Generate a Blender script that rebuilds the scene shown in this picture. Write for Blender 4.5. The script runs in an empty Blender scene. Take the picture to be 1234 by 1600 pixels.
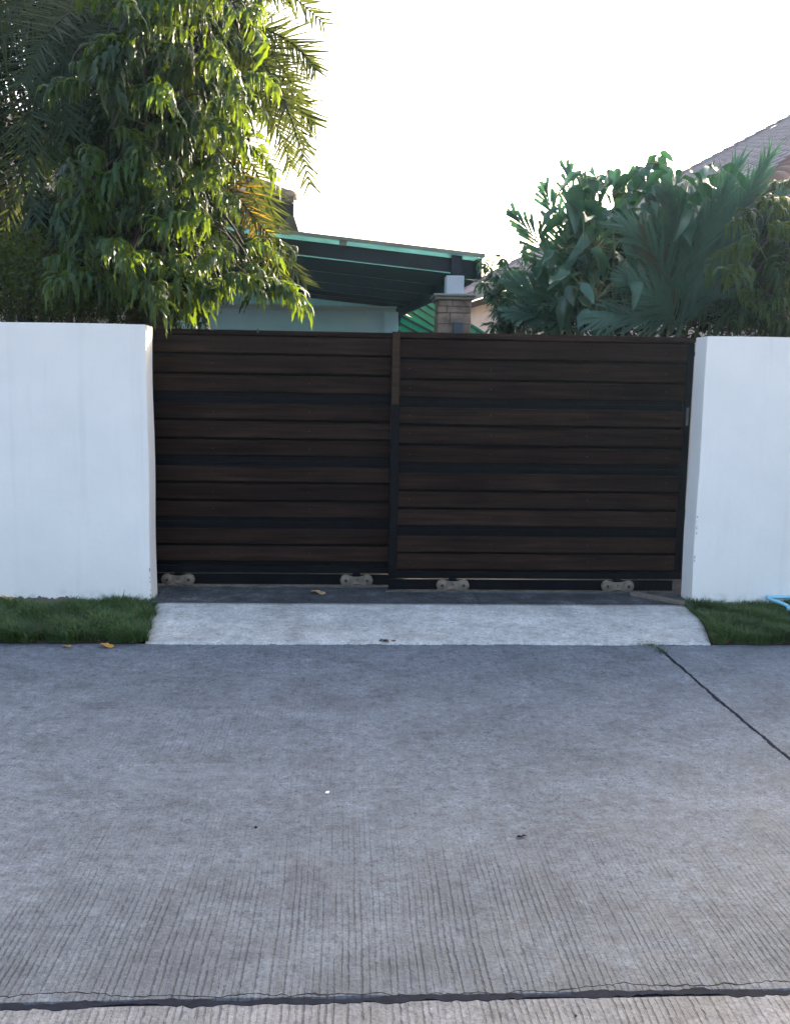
import bpy, bmesh, math, random
import numpy as np
from mathutils import Vector, Matrix
R = math.radians
SC = bpy.context.scene
COL = SC.collection
rng = random.Random(7)
nr = np.random.RandomState(11)

# ------------------------------------------------------------------ camera
F_PX, YAW, PITCH, ROLL, CAM_H = 1414.07, 0.0522, 0.137, 0.0167, 1.6806
cam = bpy.data.cameras.new('camera')
cam.sensor_fit = 'VERTICAL'; cam.sensor_height = 24; cam.sensor_width = 24 * 1234 / 1600
cam.lens = F_PX / 1600 * 24
cam.clip_start = 0.05; cam.clip_end = 2000
cam_ob = bpy.data.objects.new('camera', cam); COL.objects.link(cam_ob)
_fw = Vector((math.sin(YAW) * math.cos(PITCH), math.cos(YAW) * math.cos(PITCH), -math.sin(PITCH)))
_rt = Vector((math.cos(YAW), -math.sin(YAW), 0))
_up = _rt.cross(_fw)
_r2 = _rt * math.cos(ROLL) + _up * math.sin(ROLL)
_u2 = _up * math.cos(ROLL) - _rt * math.sin(ROLL)
cam_ob.matrix_world = Matrix.Translation((0, 0, CAM_H)) @ Matrix((_r2, _u2, -_fw)).transposed().to_4x4()
SC.camera = cam_ob

# ------------------------------------------------------------------ light
SUN_EL, SUN_AZ = 19.0, 36.0          # azimuth clockwise from +Y
w = bpy.data.worlds.new('World'); SC.world = w; w.use_nodes = True
nt = w.node_tree; nt.nodes.clear()
sky = nt.nodes.new('ShaderNodeTexSky'); sky.sky_type = 'NISHITA'; sky.sun_disc = False
sky.sun_elevation = R(SUN_EL); sky.sun_rotation = R(SUN_AZ)
sky.air_density = 1.0; sky.dust_density = 8.0; sky.ozone_density = 0.6
bg = nt.nodes.new('ShaderNodeBackground'); bg.inputs[1].default_value = 0.15
wo = nt.nodes.new('ShaderNodeOutputWorld')
nt.links.new(sky.outputs[0], bg.inputs[0]); nt.links.new(bg.outputs[0], wo.inputs[0])
sl = bpy.data.lights.new('sun', 'SUN'); sl.energy = 3.0; sl.angle = R(0.6); sl.color = (1, 0.9, 0.72)
so = bpy.data.objects.new('sun', sl); COL.objects.link(so)
sdir = Vector((math.sin(R(SUN_AZ)) * math.cos(R(SUN_EL)), math.cos(R(SUN_AZ)) * math.cos(R(SUN_EL)), math.sin(R(SUN_EL))))
so.rotation_euler = sdir.to_track_quat('Z', 'Y').to_euler(); so.location = sdir * 40
SC.view_settings.view_transform = 'Standard'
SC.view_settings.look = 'None'
SC.view_settings.exposure = 2.5
SC.view_settings.gamma = 1.0
SC.view_settings.use_curve_mapping = False
SC.cycles.max_bounces = 6
SC.cycles.transparent_max_bounces = 6

# ------------------------------------------------------------------ measuring helpers (photo pixel -> metric point)
def ray(x, y):
    a, b = x - 617, y - 800
    px = a * math.cos(ROLL) + b * math.sin(ROLL); py = -a * math.sin(ROLL) + b * math.cos(ROLL)
    xr, u = px / F_PX, -py / F_PX
    yf = math.cos(PITCH) + u * math.sin(PITCH); z = -math.sin(PITCH) + u * math.cos(PITCH)
    return Vector((xr * math.cos(YAW) + yf * math.sin(YAW), -xr * math.sin(YAW) + yf * math.cos(YAW), z))
def at(x, y, Y):
    r = ray(x, y); return r * (Y / r.y) + Vector((0, 0, CAM_H))
def gz(x, y, Z=0.0):
    r = ray(x, y); return r * ((Z - CAM_H) / r.z) + Vector((0, 0, CAM_H))
def proj(P):
    x, y, z = P[0], P[1], P[2] - CAM_H
    xr = x * math.cos(YAW) - y * math.sin(YAW); yf = x * math.sin(YAW) + y * math.cos(YAW)
    d = yf * math.cos(PITCH) - z * math.sin(PITCH); u = yf * math.sin(PITCH) + z * math.cos(PITCH)
    if d < .01: return (-9999, -9999)
    px, py = F_PX * xr / d, -F_PX * u / d
    return (617 + px * math.cos(ROLL) - py * math.sin(ROLL), 800 + px * math.sin(ROLL) + py * math.cos(ROLL))

# ------------------------------------------------------------------ materials
class NT:
    def __init__(s, name):
        s.m = bpy.data.materials.new(name); s.m.use_nodes = True
        s.t = s.m.node_tree; s.b = s.t.nodes['Principled BSDF']; s.out = s.t.nodes['Material Output']
        s.tc = s.n('TexCoord')
    def n(s, typ, **k):
        o = s.t.nodes.new('ShaderNode' + typ)
        for a, v in k.items(): setattr(o, a, v)
        return o
    def l(s, a, b): s.t.links.new(a, b)
    def mapping(s, scale, src='Object', rot=(0, 0, 0), loc=(0, 0, 0)):
        m = s.n('Mapping'); m.inputs['Scale'].default_value = scale; m.inputs['Rotation'].default_value = rot
        m.inputs['Location'].default_value = loc
        if src == 'World':
            g = s.n('NewGeometry'); s.l(g.outputs['Position'], m.inputs[0])
        else: s.l(s.tc.outputs[src], m.inputs[0])
        return m.outputs[0]
    def noise(s, scale, vec=None, detail=4, rough=.6, dist=0):
        o = s.n('TexNoise'); o.inputs['Scale'].default_value = scale; o.inputs['Detail'].default_value = detail
        o.inputs['Roughness'].default_value = rough; o.inputs['Distortion'].default_value = dist
        if vec is None: vec = s.tc.outputs['Object']
        s.l(vec, o.inputs['Vector']); return o.outputs['Fac']
    def ramp(s, fac, stops):
        r = s.n('ValToRGB'); e = r.color_ramp.elements
        while len(e) < len(stops): e.new(.5)
        for i, (p, c) in enumerate(stops):
            e[i].position = p
            if not hasattr(c, '__len__'): c = (c, c, c)
            e[i].color = (*c, 1)
        s.l(fac, r.inputs[0]); return r.outputs[0]
    def mix(s, fac, a, b, mode='MIX'):
        m = s.n('Mix', data_type='RGBA', blend_type=mode)
        for i, v in ((0, fac), (6, a), (7, b)):
            if isinstance(v, bpy.types.NodeSocket): s.l(v, m.inputs[i])
            elif i == 0: m.inputs[0].default_value = v
            else: m.inputs[i].default_value = (*v, 1)
        return m.outputs[2]
    def math(s, op, a, b=0.0, clamp=False):
        m = s.n('Math', operation=op, use_clamp=clamp)
        for i, v in ((0, a), (1, b)):
            if isinstance(v, bpy.types.NodeSocket): s.l(v, m.inputs[i])
            else: m.inputs[i].default_value = v
        return m.outputs[0]
    def bump(s, h, dist=.002, strength=1.0, normal=None):
        b = s.n('Bump'); b.inputs['Distance'].default_value = dist; b.inputs['Strength'].default_value = strength
        s.l(h, b.inputs['Height'])
        if normal is not None: s.l(normal, b.inputs['Normal'])
        return b.outputs[0]
    def fin(s, col, rough=.7, normal=None, spec=.5, metal=0.0):
        for k, v in (('Base Color', col), ('Roughness', rough)):
            if isinstance(v, bpy.types.NodeSocket): s.l(v, s.b.inputs[k])
            else: s.b.inputs[k].default_value = (*v, 1) if k == 'Base Color' else v
        s.b.inputs['Specular IOR Level'].default_value = spec; s.b.inputs['Metallic'].default_value = metal
        if normal is not None: s.l(normal, s.b.inputs['Normal'])
        return s.m

def simple(name, c, rough=.6, var=.25, scale=6, bump=.0015, bscale=60, spec=.4, metal=0.0):
    t = NT(name)
    n = t.noise(scale, detail=5)
    a = tuple(x * (1 - var) for x in c); b = tuple(min(1, x * (1 + var)) for x in c)
    col = t.ramp(n, [(.3, a), (.7, b)])
    return t.fin(col, rough, t.bump(t.noise(bscale, detail=3), bump), spec, metal)

def mat_concrete(name, base, groove=1.0, grain=1.0):
    t = NT(name)
    P = t.mapping((1, 1, 1), 'World')
    big = t.noise(.9, P, 6, .62)
    mid = t.noise(5.0, P, 6, .7)
    fine = t.noise(95, P, 3, .75)
    speck = t.noise(230, P, 2, .6)
    b = base
    col = t.ramp(big, [(.28, tuple(x * .70 for x in b)), (.46, tuple(x * .93 for x in b)), (.60, b), (.78, (b[0] * 1.30, b[1] * 1.27, b[2] * 1.24))])
    col = t.mix(.8, col, t.ramp(mid, [(.28, .60), (.48, .96), (.72, 1.22)]), 'MULTIPLY')
    pit = t.noise(46, P, 5, .8)
    pm = t.math('MULTIPLY', t.ramp(mid, [(.35, .35), (.6, 1.0)]), grain)
    col = t.mix(pm, col, t.ramp(pit, [(.34, .36), (.43, .80), (.50, 1.0), (.66, 1.18)]), 'MULTIPLY')
    col = t.mix(.9 * grain, col, t.ramp(fine, [(.34, .50), (.46, .95), (.66, 1.22)]), 'MULTIPLY')
    col = t.mix(.55 * grain, col, t.ramp(speck, [(.28, .35), (.42, 1.0), (.72, 1.2)]), 'MULTIPLY')
    # rusty brown film in patches
    br = t.noise(1.7, t.mapping((1, 1, 1), 'World', loc=(7, 3, 0)), 5, .7)
    col = t.mix(t.math('MULTIPLY', t.ramp(br, [(.5, 0.0), (.72, 1.0)]), .12), col, (b[0] * 1.18, b[1] * .98, b[2] * .88))
    # worn polished band across the middle of the lane: grooves survive near the long joint and in patches
    sep = t.n('SeparateXYZ'); t.l(P, sep.inputs[0])
    yv = sep.outputs[1]
    wob = t.math('MULTIPLY', t.math('SUBTRACT', t.noise(1.3, P, 4, .6), .5), 1.6)
    yy = t.math('ADD', yv, wob)
    near = t.math('SUBTRACT', 1.0, t.math('MULTIPLY', t.math('SUBTRACT', yy, 2.50), 1.05), True)
    far = t.math('MULTIPLY', t.math('SUBTRACT', yy, 5.25), 1.3, True)
    patch = t.ramp(t.noise(.75, t.mapping((1, .6, 1), 'World', loc=(3, 9, 0)), 3, .5), [(.50, 0.0), (.66, .38)])
    mask = t.math('MAXIMUM', t.math('MAXIMUM', near, t.math('MULTIPLY', far, .45)), patch)
    # broom grooves: a comb of narrow ruts about 2 cm apart across the lane, broken and unevenly filled with dirt
    wn = t.n('TexNoise'); wn.inputs['Scale'].default_value = 1.1; wn.inputs['Detail'].default_value = 3; t.l(P, wn.inputs['Vector'])
    add = t.n('VectorMath', operation='MULTIPLY_ADD'); t.l(wn.outputs['Color'], add.inputs[0]); add.inputs[1].default_value = (.05, 0, 0); t.l(P, add.inputs[2])
    wj = t.n('TexNoise'); wj.inputs['Scale'].default_value = 38; wj.inputs['Detail'].default_value = 3; t.l(P, wj.inputs['Vector'])
    ad2 = t.n('VectorMath', operation='MULTIPLY_ADD'); t.l(wj.outputs['Color'], ad2.inputs[0]); ad2.inputs[1].default_value = (.008, 0, 0); t.l(add.outputs[0], ad2.inputs[2])
    wv = t.n('TexWave', wave_type='BANDS', bands_direction='X', wave_profile='SIN')
    wv.inputs['Scale'].default_value = 15.5; wv.inputs['Distortion'].default_value = 0
    t.l(ad2.outputs[0], wv.inputs['Vector'])
    g_ = wv.outputs['Fac']
    rut = t.ramp(g_, [(.14, 1.0), (.30, .35), (.44, 0.0)])
    # each rut has its own depth along its length
    dm = t.n('Mapping'); dm.inputs['Scale'].default_value = (46, 1.7, 1); t.l(add.outputs[0], dm.inputs[0])
    dep = t.ramp(t.noise(1.0, dm.outputs[0], 2, .5), [(.38, 0.0), (.56, 1.0)])
    brk = t.ramp(t.noise(1.0, t.mapping((50, 30, 1), 'World'), 4, .75), [(.40, .1), (.52, 1.0)])
    blot = t.ramp(t.noise(3.2, t.mapping((1, 1, 1), 'World', loc=(5, 2, 0)), 4, .7), [(.35, .35), (.62, 1.0)])
    gm = t.math('MULTIPLY', t.math('MULTIPLY', t.math('MULTIPLY', rut, dep), t.math('MULTIPLY', brk, blot)), t.math('MULTIPLY', mask, groove))
    col = t.mix(t.math('MULTIPLY', gm, .80), col, tuple(x * .20 for x in b))
    hi = t.math('MULTIPLY', t.math('MULTIPLY', t.ramp(g_, [(.72, 0.0), (.98, 1.0)]), t.math('MULTIPLY', dep, mask)), .30 * groove)
    col = t.mix(hi, col, tuple(min(1, x * 1.5) for x in b))
    # soft dark mottling where tyres and leaf water have stained it
    mo = t.noise(3.1, t.mapping((1, 1, 1), 'World', loc=(1, 4, 0)), 10, .80)
    gr = t.noise(19, P, 6, .8)
    col = t.mix(.9 * grain, col, t.ramp(gr, [(.36, .52), (.45, .90), (.54, 1.05), (.64, 1.32)]), 'MULTIPLY')
    col = t.mix(min(1, .75 * grain), col, t.ramp(mo, [(.36, .58), (.46, .88), (.55, 1.04), (.68, 1.30)]), 'MULTIPLY')
    # dirt held by the rough, still grooved part of the lane
    col = t.mix(t.math('MULTIPLY', t.math('MULTIPLY', near, blot), .55 * groove), col, tuple(x * .40 for x in b))
    # pale dusty wipe marks
    st = t.noise(1.0, t.mapping((.5, 2.6, 1), 'World', rot=(0, 0, R(38)), loc=(2, 1, 0)), 5, .7)
    col = t.mix(t.math('MULTIPLY', t.ramp(st, [(.58, 0.0), (.74, 1.0)]), .35), col, tuple(x * 1.45 for x in b))
    n1 = t.bump(t.math('SUBTRACT', 1.0, gm), .004, 1.0)
    n2 = t.bump(t.math('ADD', fine, t.math('MULTIPLY', speck, .5)), .0022 * grain, .9, n1)
    n3 = t.bump(mid, .006, .6, n2)
    return t.fin(col, t.ramp(mid, [(.3, .62), (.7, .85)]), n3, .35)

def mat_plaster():
    t = NT('white_wall_paint')
    P = t.mapping((1, 1, 1), 'World')
    n = t.noise(2.2, P, 5, .6)
    col = t.ramp(n, [(.3, (.82, .79, .765)), (.7, (.89, .85, .82))])
    sm = t.noise(1.6, t.mapping((3.5, 3.5, .5), 'World'), 5, .7)
    col = t.mix(t.math('MULTIPLY', t.ramp(sm, [(.56, 0.0), (.8, 1.0)]), .22), col, (.50, .49, .46))
    # splash dirt and blown paint close to the ground
    sep = t.n('SeparateXYZ'); t.l(P, sep.inputs[0])
    low = t.math('SUBTRACT', 1.0, t.math('MULTIPLY', t.math('SUBTRACT', sep.outputs[2], .05), 4.5), True)
    dn = t.noise(14, P, 6, .75)
    st2 = t.noise(1.0, t.mapping((9, 9, .35), 'World', loc=(3, 1, 0)), 4, .6)
    col = t.mix(t.math('MULTIPLY', t.ramp(st2, [(.56, 0.0), (.72, 1.0)]), .13), col, (.45, .45, .44))
    f = t.math('MULTIPLY', t.math('POWER', low, 4.0), t.ramp(dn, [(.50, 0.0), (.64, .7)]))
    col = t.mix(f, col, (.22, .20, .18))
    ch = t.noise(34, P, 4, .6)
    col = t.mix(t.math('MULTIPLY', t.ramp(ch, [(.76, 0.0), (.79, 1.0)]), .5), col, (.40, .38, .36))
    nn = t.bump(t.noise(38, P, 4, .6), .0012, .8)
    nn = t.bump(t.noise(4.0, P, 3, .5), .006, .5, nn)
    return t.fin(col, .75, nn, .3)

def mat_wood(name, c1, c2, rough=.42):
    t = NT(name)
    oi = t.n('ObjectInfo')
    m = t.n('Mapping'); m.inputs['Scale'].default_value = (1.3, 30, 30)
    add = t.n('VectorMath', operation='ADD'); t.l(t.tc.outputs['Object'], add.inputs[0])
    cx = t.n('CombineXYZ'); t.l(t.math('MULTIPLY', oi.outputs['Random'], 37.0), cx.inputs[0]); t.l(t.math('MULTIPLY', oi.outputs['Random'], 11.0), cx.inputs[2])
    t.l(cx.outputs[0], add.inputs[1]); t.l(add.outputs[0], m.inputs[0])
    g = t.noise(1.0, m.outputs[0], 6, .65, .4)
    blot = t.noise(1.4, add.outputs[0], 4, .6)
    col = t.ramp(g, [(.3, c1), (.52, tuple((a + b) / 2 for a, b in zip(c1, c2))), (.72, c2)])
    col = t.mix(.8, col, t.ramp(blot, [(.3, .62), (.7, 1.3)]), 'MULTIPLY')
    col = t.mix(1.0, col, t.ramp(oi.outputs['Random'], [(0, .75), (1, 1.25)]), 'MULTIPLY')
    return t.fin(col, t.ramp(blot, [(.3, rough - .06), (.7, rough + .15)]), t.bump(g, .0025, 1.0), .06)

def mat_leaf(name, top, glow, fac=.4, rough=.38, spec=.5, var=.35, patchy=1.0):
    t = NT(name)
    oi = t.n('ObjectInfo')
    n = t.noise(3.2, t.mapping((1, 1, 1), 'World'), 3, .6)
    n2 = t.noise(23, t.mapping((1, 1, 1), 'World'), 2, .6)
    v = t.math('ADD', t.math('MULTIPLY', n, .6), t.math('ADD', t.math('MULTIPLY', n2, .25), t.math('MULTIPLY', oi.outputs['Random'], .15)))
    a = tuple(x * (1 - var) for x in top); b = (top[0] * (1 + var * 1.3), top[1] * (1 + var), top[2] * (1 + var * .6))
    col = t.ramp(v, [(.35, a), (.62, b)])
    t.fin(col, rough, None, spec)
    tr = t.n('BsdfTranslucent')
    g2 = t.ramp(v, [(.35, tuple(x * .7 for x in glow)), (.62, glow)])
    t.l(g2, tr.inputs[0])
    mx = t.n('MixShader'); mx.inputs[0].default_value = fac
    t.l(t.b.outputs[0], mx.inputs[1]); t.l(tr.outputs[0], mx.inputs[2]); t.l(mx.outputs[0], t.out.inputs[0])
    return t.m

M = {}
M['road'] = mat_concrete('broomed_concrete', (.136, .153, .180), 1.0)
M['ramp'] = mat_concrete('ramp_cement', (.47, .465, .455), .05, .7)
M['road_near'] = mat_concrete('pale_broomed_concrete', (.22, .222, .236), 1.0)
M['yard'] = simple('yard_cement', (.028, .031, .038), 1.0, .2, 1.5, .0015, 60, .02)
def mat_apron():
    t = NT('dark_apron_cement')
    P = t.mapping((1, 1, 1), 'World')
    n = t.noise(5, P, 6, .75); n2 = t.noise(40, P, 4, .7)
    col = t.ramp(n, [(.3, (.035, .037, .042)), (.55, (.075, .078, .085)), (.75, (.17, .17, .18))])
    col = t.mix(.7, col, t.ramp(n2, [(.3, .6), (.7, 1.3)]), 'MULTIPLY')
    return t.fin(col, .9, t.bump(n2, .003), .06)
M['apron'] = mat_apron()
M['soil'] = simple('dark_soil', (.05, .038, .028), .95, .4, 12, .01, 40, .1)
M['earth'] = simple('bare_earth', (.16, .14, .11), .95, .3, 1, .01, 20, .1)
M['tar'] = simple('joint_tar', (.014, .016, .024), .9, .3, 30, .001, 80, .1)
M['crack'] = simple('crack_dirt', (.03, .024, .020), .95, .4, 30, .002, 60, .1)
M['wall'] = mat_plaster()
M['board'] = mat_wood('stained_board', (.0085, .0054, .0046), (.037, .0200, .0145), .62)
M['board_warm'] = mat_wood('warm_stile', (.02, .013, .009), (.07, .042, .026))
M['steel'] = simple('black_steel', (.0035, .004, .006), .5, .3, 9, .0006, 50, .12)
M['steel_gloss'] = simple('glossy_black_steel', (.006, .007, .010), .4, .5, 9, .0006, 50, .3)
M['rail'] = simple('worn_rail', (.09, .09, .095), .6, .4, 9, .0006, 60, .3, .2)
M['wheel'] = simple('dusty_cast_iron', (.17, .138, .11), .75, .35, 25, .001, 90, .3)
M['screw'] = simple('screw_zinc', (.05, .035, .03), .5, .2, 20, .0003, 90, .5, .5)
M['teal_sheet'] = mat_leaf('teal_polycarbonate', (.24, .38, .40), (.34, .58, .58), .6, .6, .2, .12)
M['purlin'] = simple('navy_steel', (.004, .010, .030), .5, .3, 4, .0008, 60, .4)
M['teal_wall'] = simple('grey_green_render', (.50, .72, .86), .85, .08, 1.5, .001, 60, .2)
M['trimw'] = simple('pale_trim', (.46, .55, .62), .8, .1, 3, .001, 60, .2)
M['white_block'] = simple('white_block_paint', (.62, .65, .70), .8, .08, 4, .001, 60, .3)
M['stone'] = simple('sand_stone_cladding', (.30, .215, .17), .85, .45, 9, .004, 40, .2)
M['mortar'] = simple('dark_mortar', (.17, .14, .12), .95, .2, 30, .002, 60, .1)
M['cornice'] = simple('cornice_cement', (.30, .29, .25), .85, .15, 6, .001, 60, .2)
M['greybox'] = simple('meter_box_plastic', (.09, .11, .13), .5, .1, 6, .0005, 60, .4)
M['awning'] = mat_leaf('green_corrugated_sheet', (.001, .17, .10), (.001, .42, .26), .65, .9, .05, .1)
M['tile'] = simple('lilac_grey_roof_tile', (.23, .185, .20), .7, .25, 3, .002, 50, .35)
M['tile_base'] = simple('roof_underlay', (.10, .085, .085), .9, .2, 3, .001, 40, .2)
M['tile_brown'] = simple('brown_hip_tile', (.22, .165, .13), .75, .3, 5, .002, 50, .3)
M['terracotta'] = simple('terracotta_hip_tile', (.26, .155, .13), .7, .2, 5, .002, 50, .3)
M['fascia'] = simple('dark_fascia', (.030, .026, .030), .6, .3, 4, .001, 50, .3)
M['fascia_grey'] = simple('grey_fascia', (.13, .14, .17), .6, .2, 4, .001, 50, .3)
M['beige'] = simple('beige_render', (.58, .48, .42), .85, .08, 2, .001, 50, .2)
M['bark'] = simple('grey_brown_bark', (.085, .068, .055), .9, .4, 14, .006, 30, .2)
M['twig'] = simple('brown_twig', (.06, .045, .035), .85, .3, 10, .001, 60, .2)
M['palm_bark'] = simple('palm_bark', (.11, .085, .06), .95, .4, 12, .01, 22, .15)
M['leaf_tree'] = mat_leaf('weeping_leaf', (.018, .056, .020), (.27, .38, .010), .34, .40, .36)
M['leaf_tree_shade'] = mat_leaf('weeping_leaf_painted_shade', (.011, .033, .013), (.11, .17, .010), .18, .42, .3)  # same leaf, darker and less translucent: crown shade painted into the colour
M['leaf_deep_shade'] = mat_leaf('inner_leaf_painted_shade', (.005, .011, .006), (.05, .08, .01), .2, .6, .12)  # near-black leaf colour with the deep shade of the foliage painted in
M['leaf_palm'] = mat_leaf('date_palm_leaflet', (.018, .036, .016), (.18, .22, .03), .28, .5, .18)
M['leaf_palm_dry'] = mat_leaf('yellowing_leaflet', (.20, .14, .03), (.55, .34, .03), .4, .5, .3)
M['leaf_hedge'] = mat_leaf('hedge_leaf', (.030, .055, .018), (.26, .30, .02), .35, .42, .4)
M['leaf_big'] = mat_leaf('broad_leaf', (.032, .095, .062), (.05, .17, .07), .24, .28, .65, .25)  # bluish veil of glare painted into the leaf green
M['leaf_fan'] = mat_leaf('feather_palm_leaflet', (.042, .110, .082), (.06, .19, .07), .28, .36, .55, .25)  # cooler, lifted green: veiling haze put into the leaflet colour
M['leaf_olive'] = mat_leaf('olive_palm_leaflet', (.050, .068, .040), (.16, .17, .05), .28, .4, .5, .25)
M['red_stem'] = simple('red_crownshaft', (.20, .022, .018), .45, .3, 12, .001, 60, .4)
M['stem_green'] = simple('pale_green_stem', (.13, .15, .07), .6, .3, 12, .001, 60, .3)
M['grass'] = mat_leaf('lawn_blade', (.054, .105, .042), (.08, .19, .03), .3, .5, .3, .6)
M['grass_dry'] = mat_leaf('dry_blade', (.13, .125, .055), (.2, .18, .05), .3, .6, .2)
M['dry_leaf'] = simple('fallen_orange_leaf', (.46, .22, .05), .7, .4, 30, .002, 90, .3)
M['dry_brown'] = simple('fallen_brown_leaf', (.10, .05, .035), .8, .4, 30, .002, 90, .3)
M['dry_pale'] = simple('fallen_pale_leaf', (.34, .23, .12), .7, .3, 30, .002, 90, .3)
M['pvc'] = simple('blue_pvc', (.22, .52, .68), .35, .06, 6, .0003, 60, .5)
M['black_bit'] = simple('black_pod', (.018, .017, .020), .7, .3, 20, .002, 60, .3)
M['white_bit'] = simple('white_scrap', (.78, .78, .76), .8, .05, 20, .001, 60, .2)

# ------------------------------------------------------------------ object helpers
def tag(o, label=None, cat=None, group=None, kind=None):
    if label: o['label'] = label
    if cat: o['category'] = cat
    if group: o['group'] = group
    if kind: o['kind'] = kind
    return o
def empty(name, loc=(0, 0, 0), **k):
    o = bpy.data.objects.new(name, None); o.empty_display_size = .2; COL.objects.link(o); o.location = loc
    return tag(o, **k)
def link(name, me, mat, parent=None, loc=None, **k):
    o = bpy.data.objects.new(name, me); COL.objects.link(o)
    if mat is not None and not me.materials: me.materials.append(mat)
    if parent is not None:
        o.parent = parent
        if loc is not None: o.location = loc
    elif loc is not None: o.location = loc
    return tag(o, **k)
def W(parent):      # world origin of an unrotated parent chain
    v = Vector((0, 0, 0))
    while parent is not None: v += parent.location; parent = parent.parent
    return v
class MB:
    def __init__(s): s.v = []; s.f = []; s.sm = False
    def add(s, vs, fs):
        n = len(s.v); s.v += [tuple(p) for p in vs]; s.f += [tuple(i + n for i in f) for f in fs]; return s
    def box(s, a, b, ch=0.0):
        a, b = Vector(a), Vector(b)
        bm = bmesh.new(); bmesh.ops.create_cube(bm, size=1)
        for v in bm.verts: v.co = Vector((a.x + (v.co.x + .5) * (b.x - a.x), a.y + (v.co.y + .5) * (b.y - a.y), a.z + (v.co.z + .5) * (b.z - a.z)))
        if ch: bmesh.ops.bevel(bm, geom=bm.edges[:], offset=ch, segments=1, affect='EDGES')
        bm.verts.index_update()
        s.add([v.co.copy() for v in bm.verts], [[v.index for v in f.verts] for f in bm.faces]); bm.free(); return s
    def beam(s, p, q, wd, ht):     # box beam between points, width horizontal, height vertical-ish
        p, q = Vector(p), Vector(q); d = (q - p).normalized(); side = d.cross(Vector((0, 0, 1))).normalized(); up = side.cross(d)
        vs = []
        for c in (p, q):
            for a, b in ((-1, -1), (1, -1), (1, 1), (-1, 1)): vs.append(c + side * a * wd / 2 + up * b * ht / 2)
        return s.add(vs, [(0, 1, 2, 3), (7, 6, 5, 4), (0, 4, 5, 1), (1, 5, 6, 2), (2, 6, 7, 3), (3, 7, 4, 0)])
    def slab(s, pts, th):          # polygon extruded along -normal by th
        pts = [Vector(p) for p in pts]; n = (pts[1] - pts[0]).cross(pts[2] - pts[0]).normalized()
        if n.z < 0: pts.reverse(); n = -n
        k = len(pts); vs = pts + [p - n * th for p in pts]
        return s.add(vs, [tuple(range(k)), tuple(range(2 * k - 1, k - 1, -1))] + [(i, i + k, (i + 1) % k + k, (i + 1) % k) for i in range(k)])
    def tube(s, pts, rad, seg=8, cap=True):
        pts = [Vector(p) for p in pts]; k = len(pts); ref = None; vs = []; fs = []
        for i, p in enumerate(pts):
            d = (pts[min(i + 1, k - 1)] - pts[max(i - 1, 0)]).normalized()
            if ref is None: ref = d.orthogonal().normalized()
            ref = (ref - d * ref.dot(d)).normalized(); o = d.cross(ref)
            r = rad[i] if hasattr(rad, '__len__') else rad
            for j in range(seg):
                a = 2 * math.pi * j / seg; vs.append(p + ref * math.cos(a) * r + o * math.sin(a) * r)
        for i in range(k - 1):
            for j in range(seg):
                a, b = i * seg + j, i * seg + (j + 1) % seg; fs.append((a, b, b + seg, a + seg))
        if cap: fs.append(tuple(range(seg - 1, -1, -1))); fs.append(tuple((k - 1) * seg + j for j in range(seg)))
        return s.add(vs, fs)
    def mesh(s, name, mat=None, smooth=False, off=(0, 0, 0)):
        me = bpy.data.meshes.new(name); o = Vector(off)
        me.from_pydata([tuple(Vector(v) - o) for v in s.v], [], s.f); me.update()
        if mat: me.materials.append(mat)
        if smooth: me.polygons.foreach_set('use_smooth', [True] * len(me.polygons))
        return me
    def obj(s, name, mat, parent=None, smooth=False, **k):
        """vertices are world coordinates; origin set at the parent's world origin or the shape's base centre"""
        if parent is not None: off = W(parent); return link(name, s.mesh(name, mat, smooth, off), mat, parent, **k)
        xs, ys, zs = zip(*s.v); c = Vector(((min(xs) + max(xs)) / 2, (min(ys) + max(ys)) / 2, min(zs)))
        return link(name, s.mesh(name, mat, smooth, c), mat, None, c, **k)
def quads(name, V, Q, mat, smooth=False):
    V = np.asarray(V, np.float32).reshape(-1, 3); Q = np.asarray(Q, np.int32).reshape(-1, 4)
    me = bpy.data.meshes.new(name)
    me.vertices.add(len(V)); me.vertices.foreach_set('co', V.ravel())
    me.loops.add(Q.size); me.loops.foreach_set('vertex_index', Q.ravel())
    me.polygons.add(len(Q)); me.polygons.foreach_set('loop_start', np.arange(0, Q.size, 4, dtype=np.int32)); me.polygons.foreach_set('loop_total', np.full(len(Q), 4, np.int32))
    if smooth: me.polygons.foreach_set('use_smooth', np.ones(len(Q), bool))
    me.update(calc_edges=True); me.validate()
    if mat: me.materials.append(mat)
    return me
class Bag:
    def __init__(s): s.V = []; s.Q = []; s.n = 0
    def add(s, V, Q, mtx=None, T=None):
        V = np.asarray(V, float)
        if mtx is not None: V = V @ np.asarray(mtx, float).T
        if T is not None: V = V + np.asarray(T, float)
        s.V.append(V); s.Q.append(np.asarray(Q) + s.n); s.n += len(V)
    def tube(s, pts, rad, seg=5):
        mb = MB().tube(pts, rad, seg, False); s.add(np.array(mb.v), np.array(mb.f))
    def mesh(s, name, mat, off=(0, 0, 0), smooth=False):
        return quads(name, np.concatenate(s.V) - np.array(off), np.concatenate(s.Q), mat, smooth)

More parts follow.
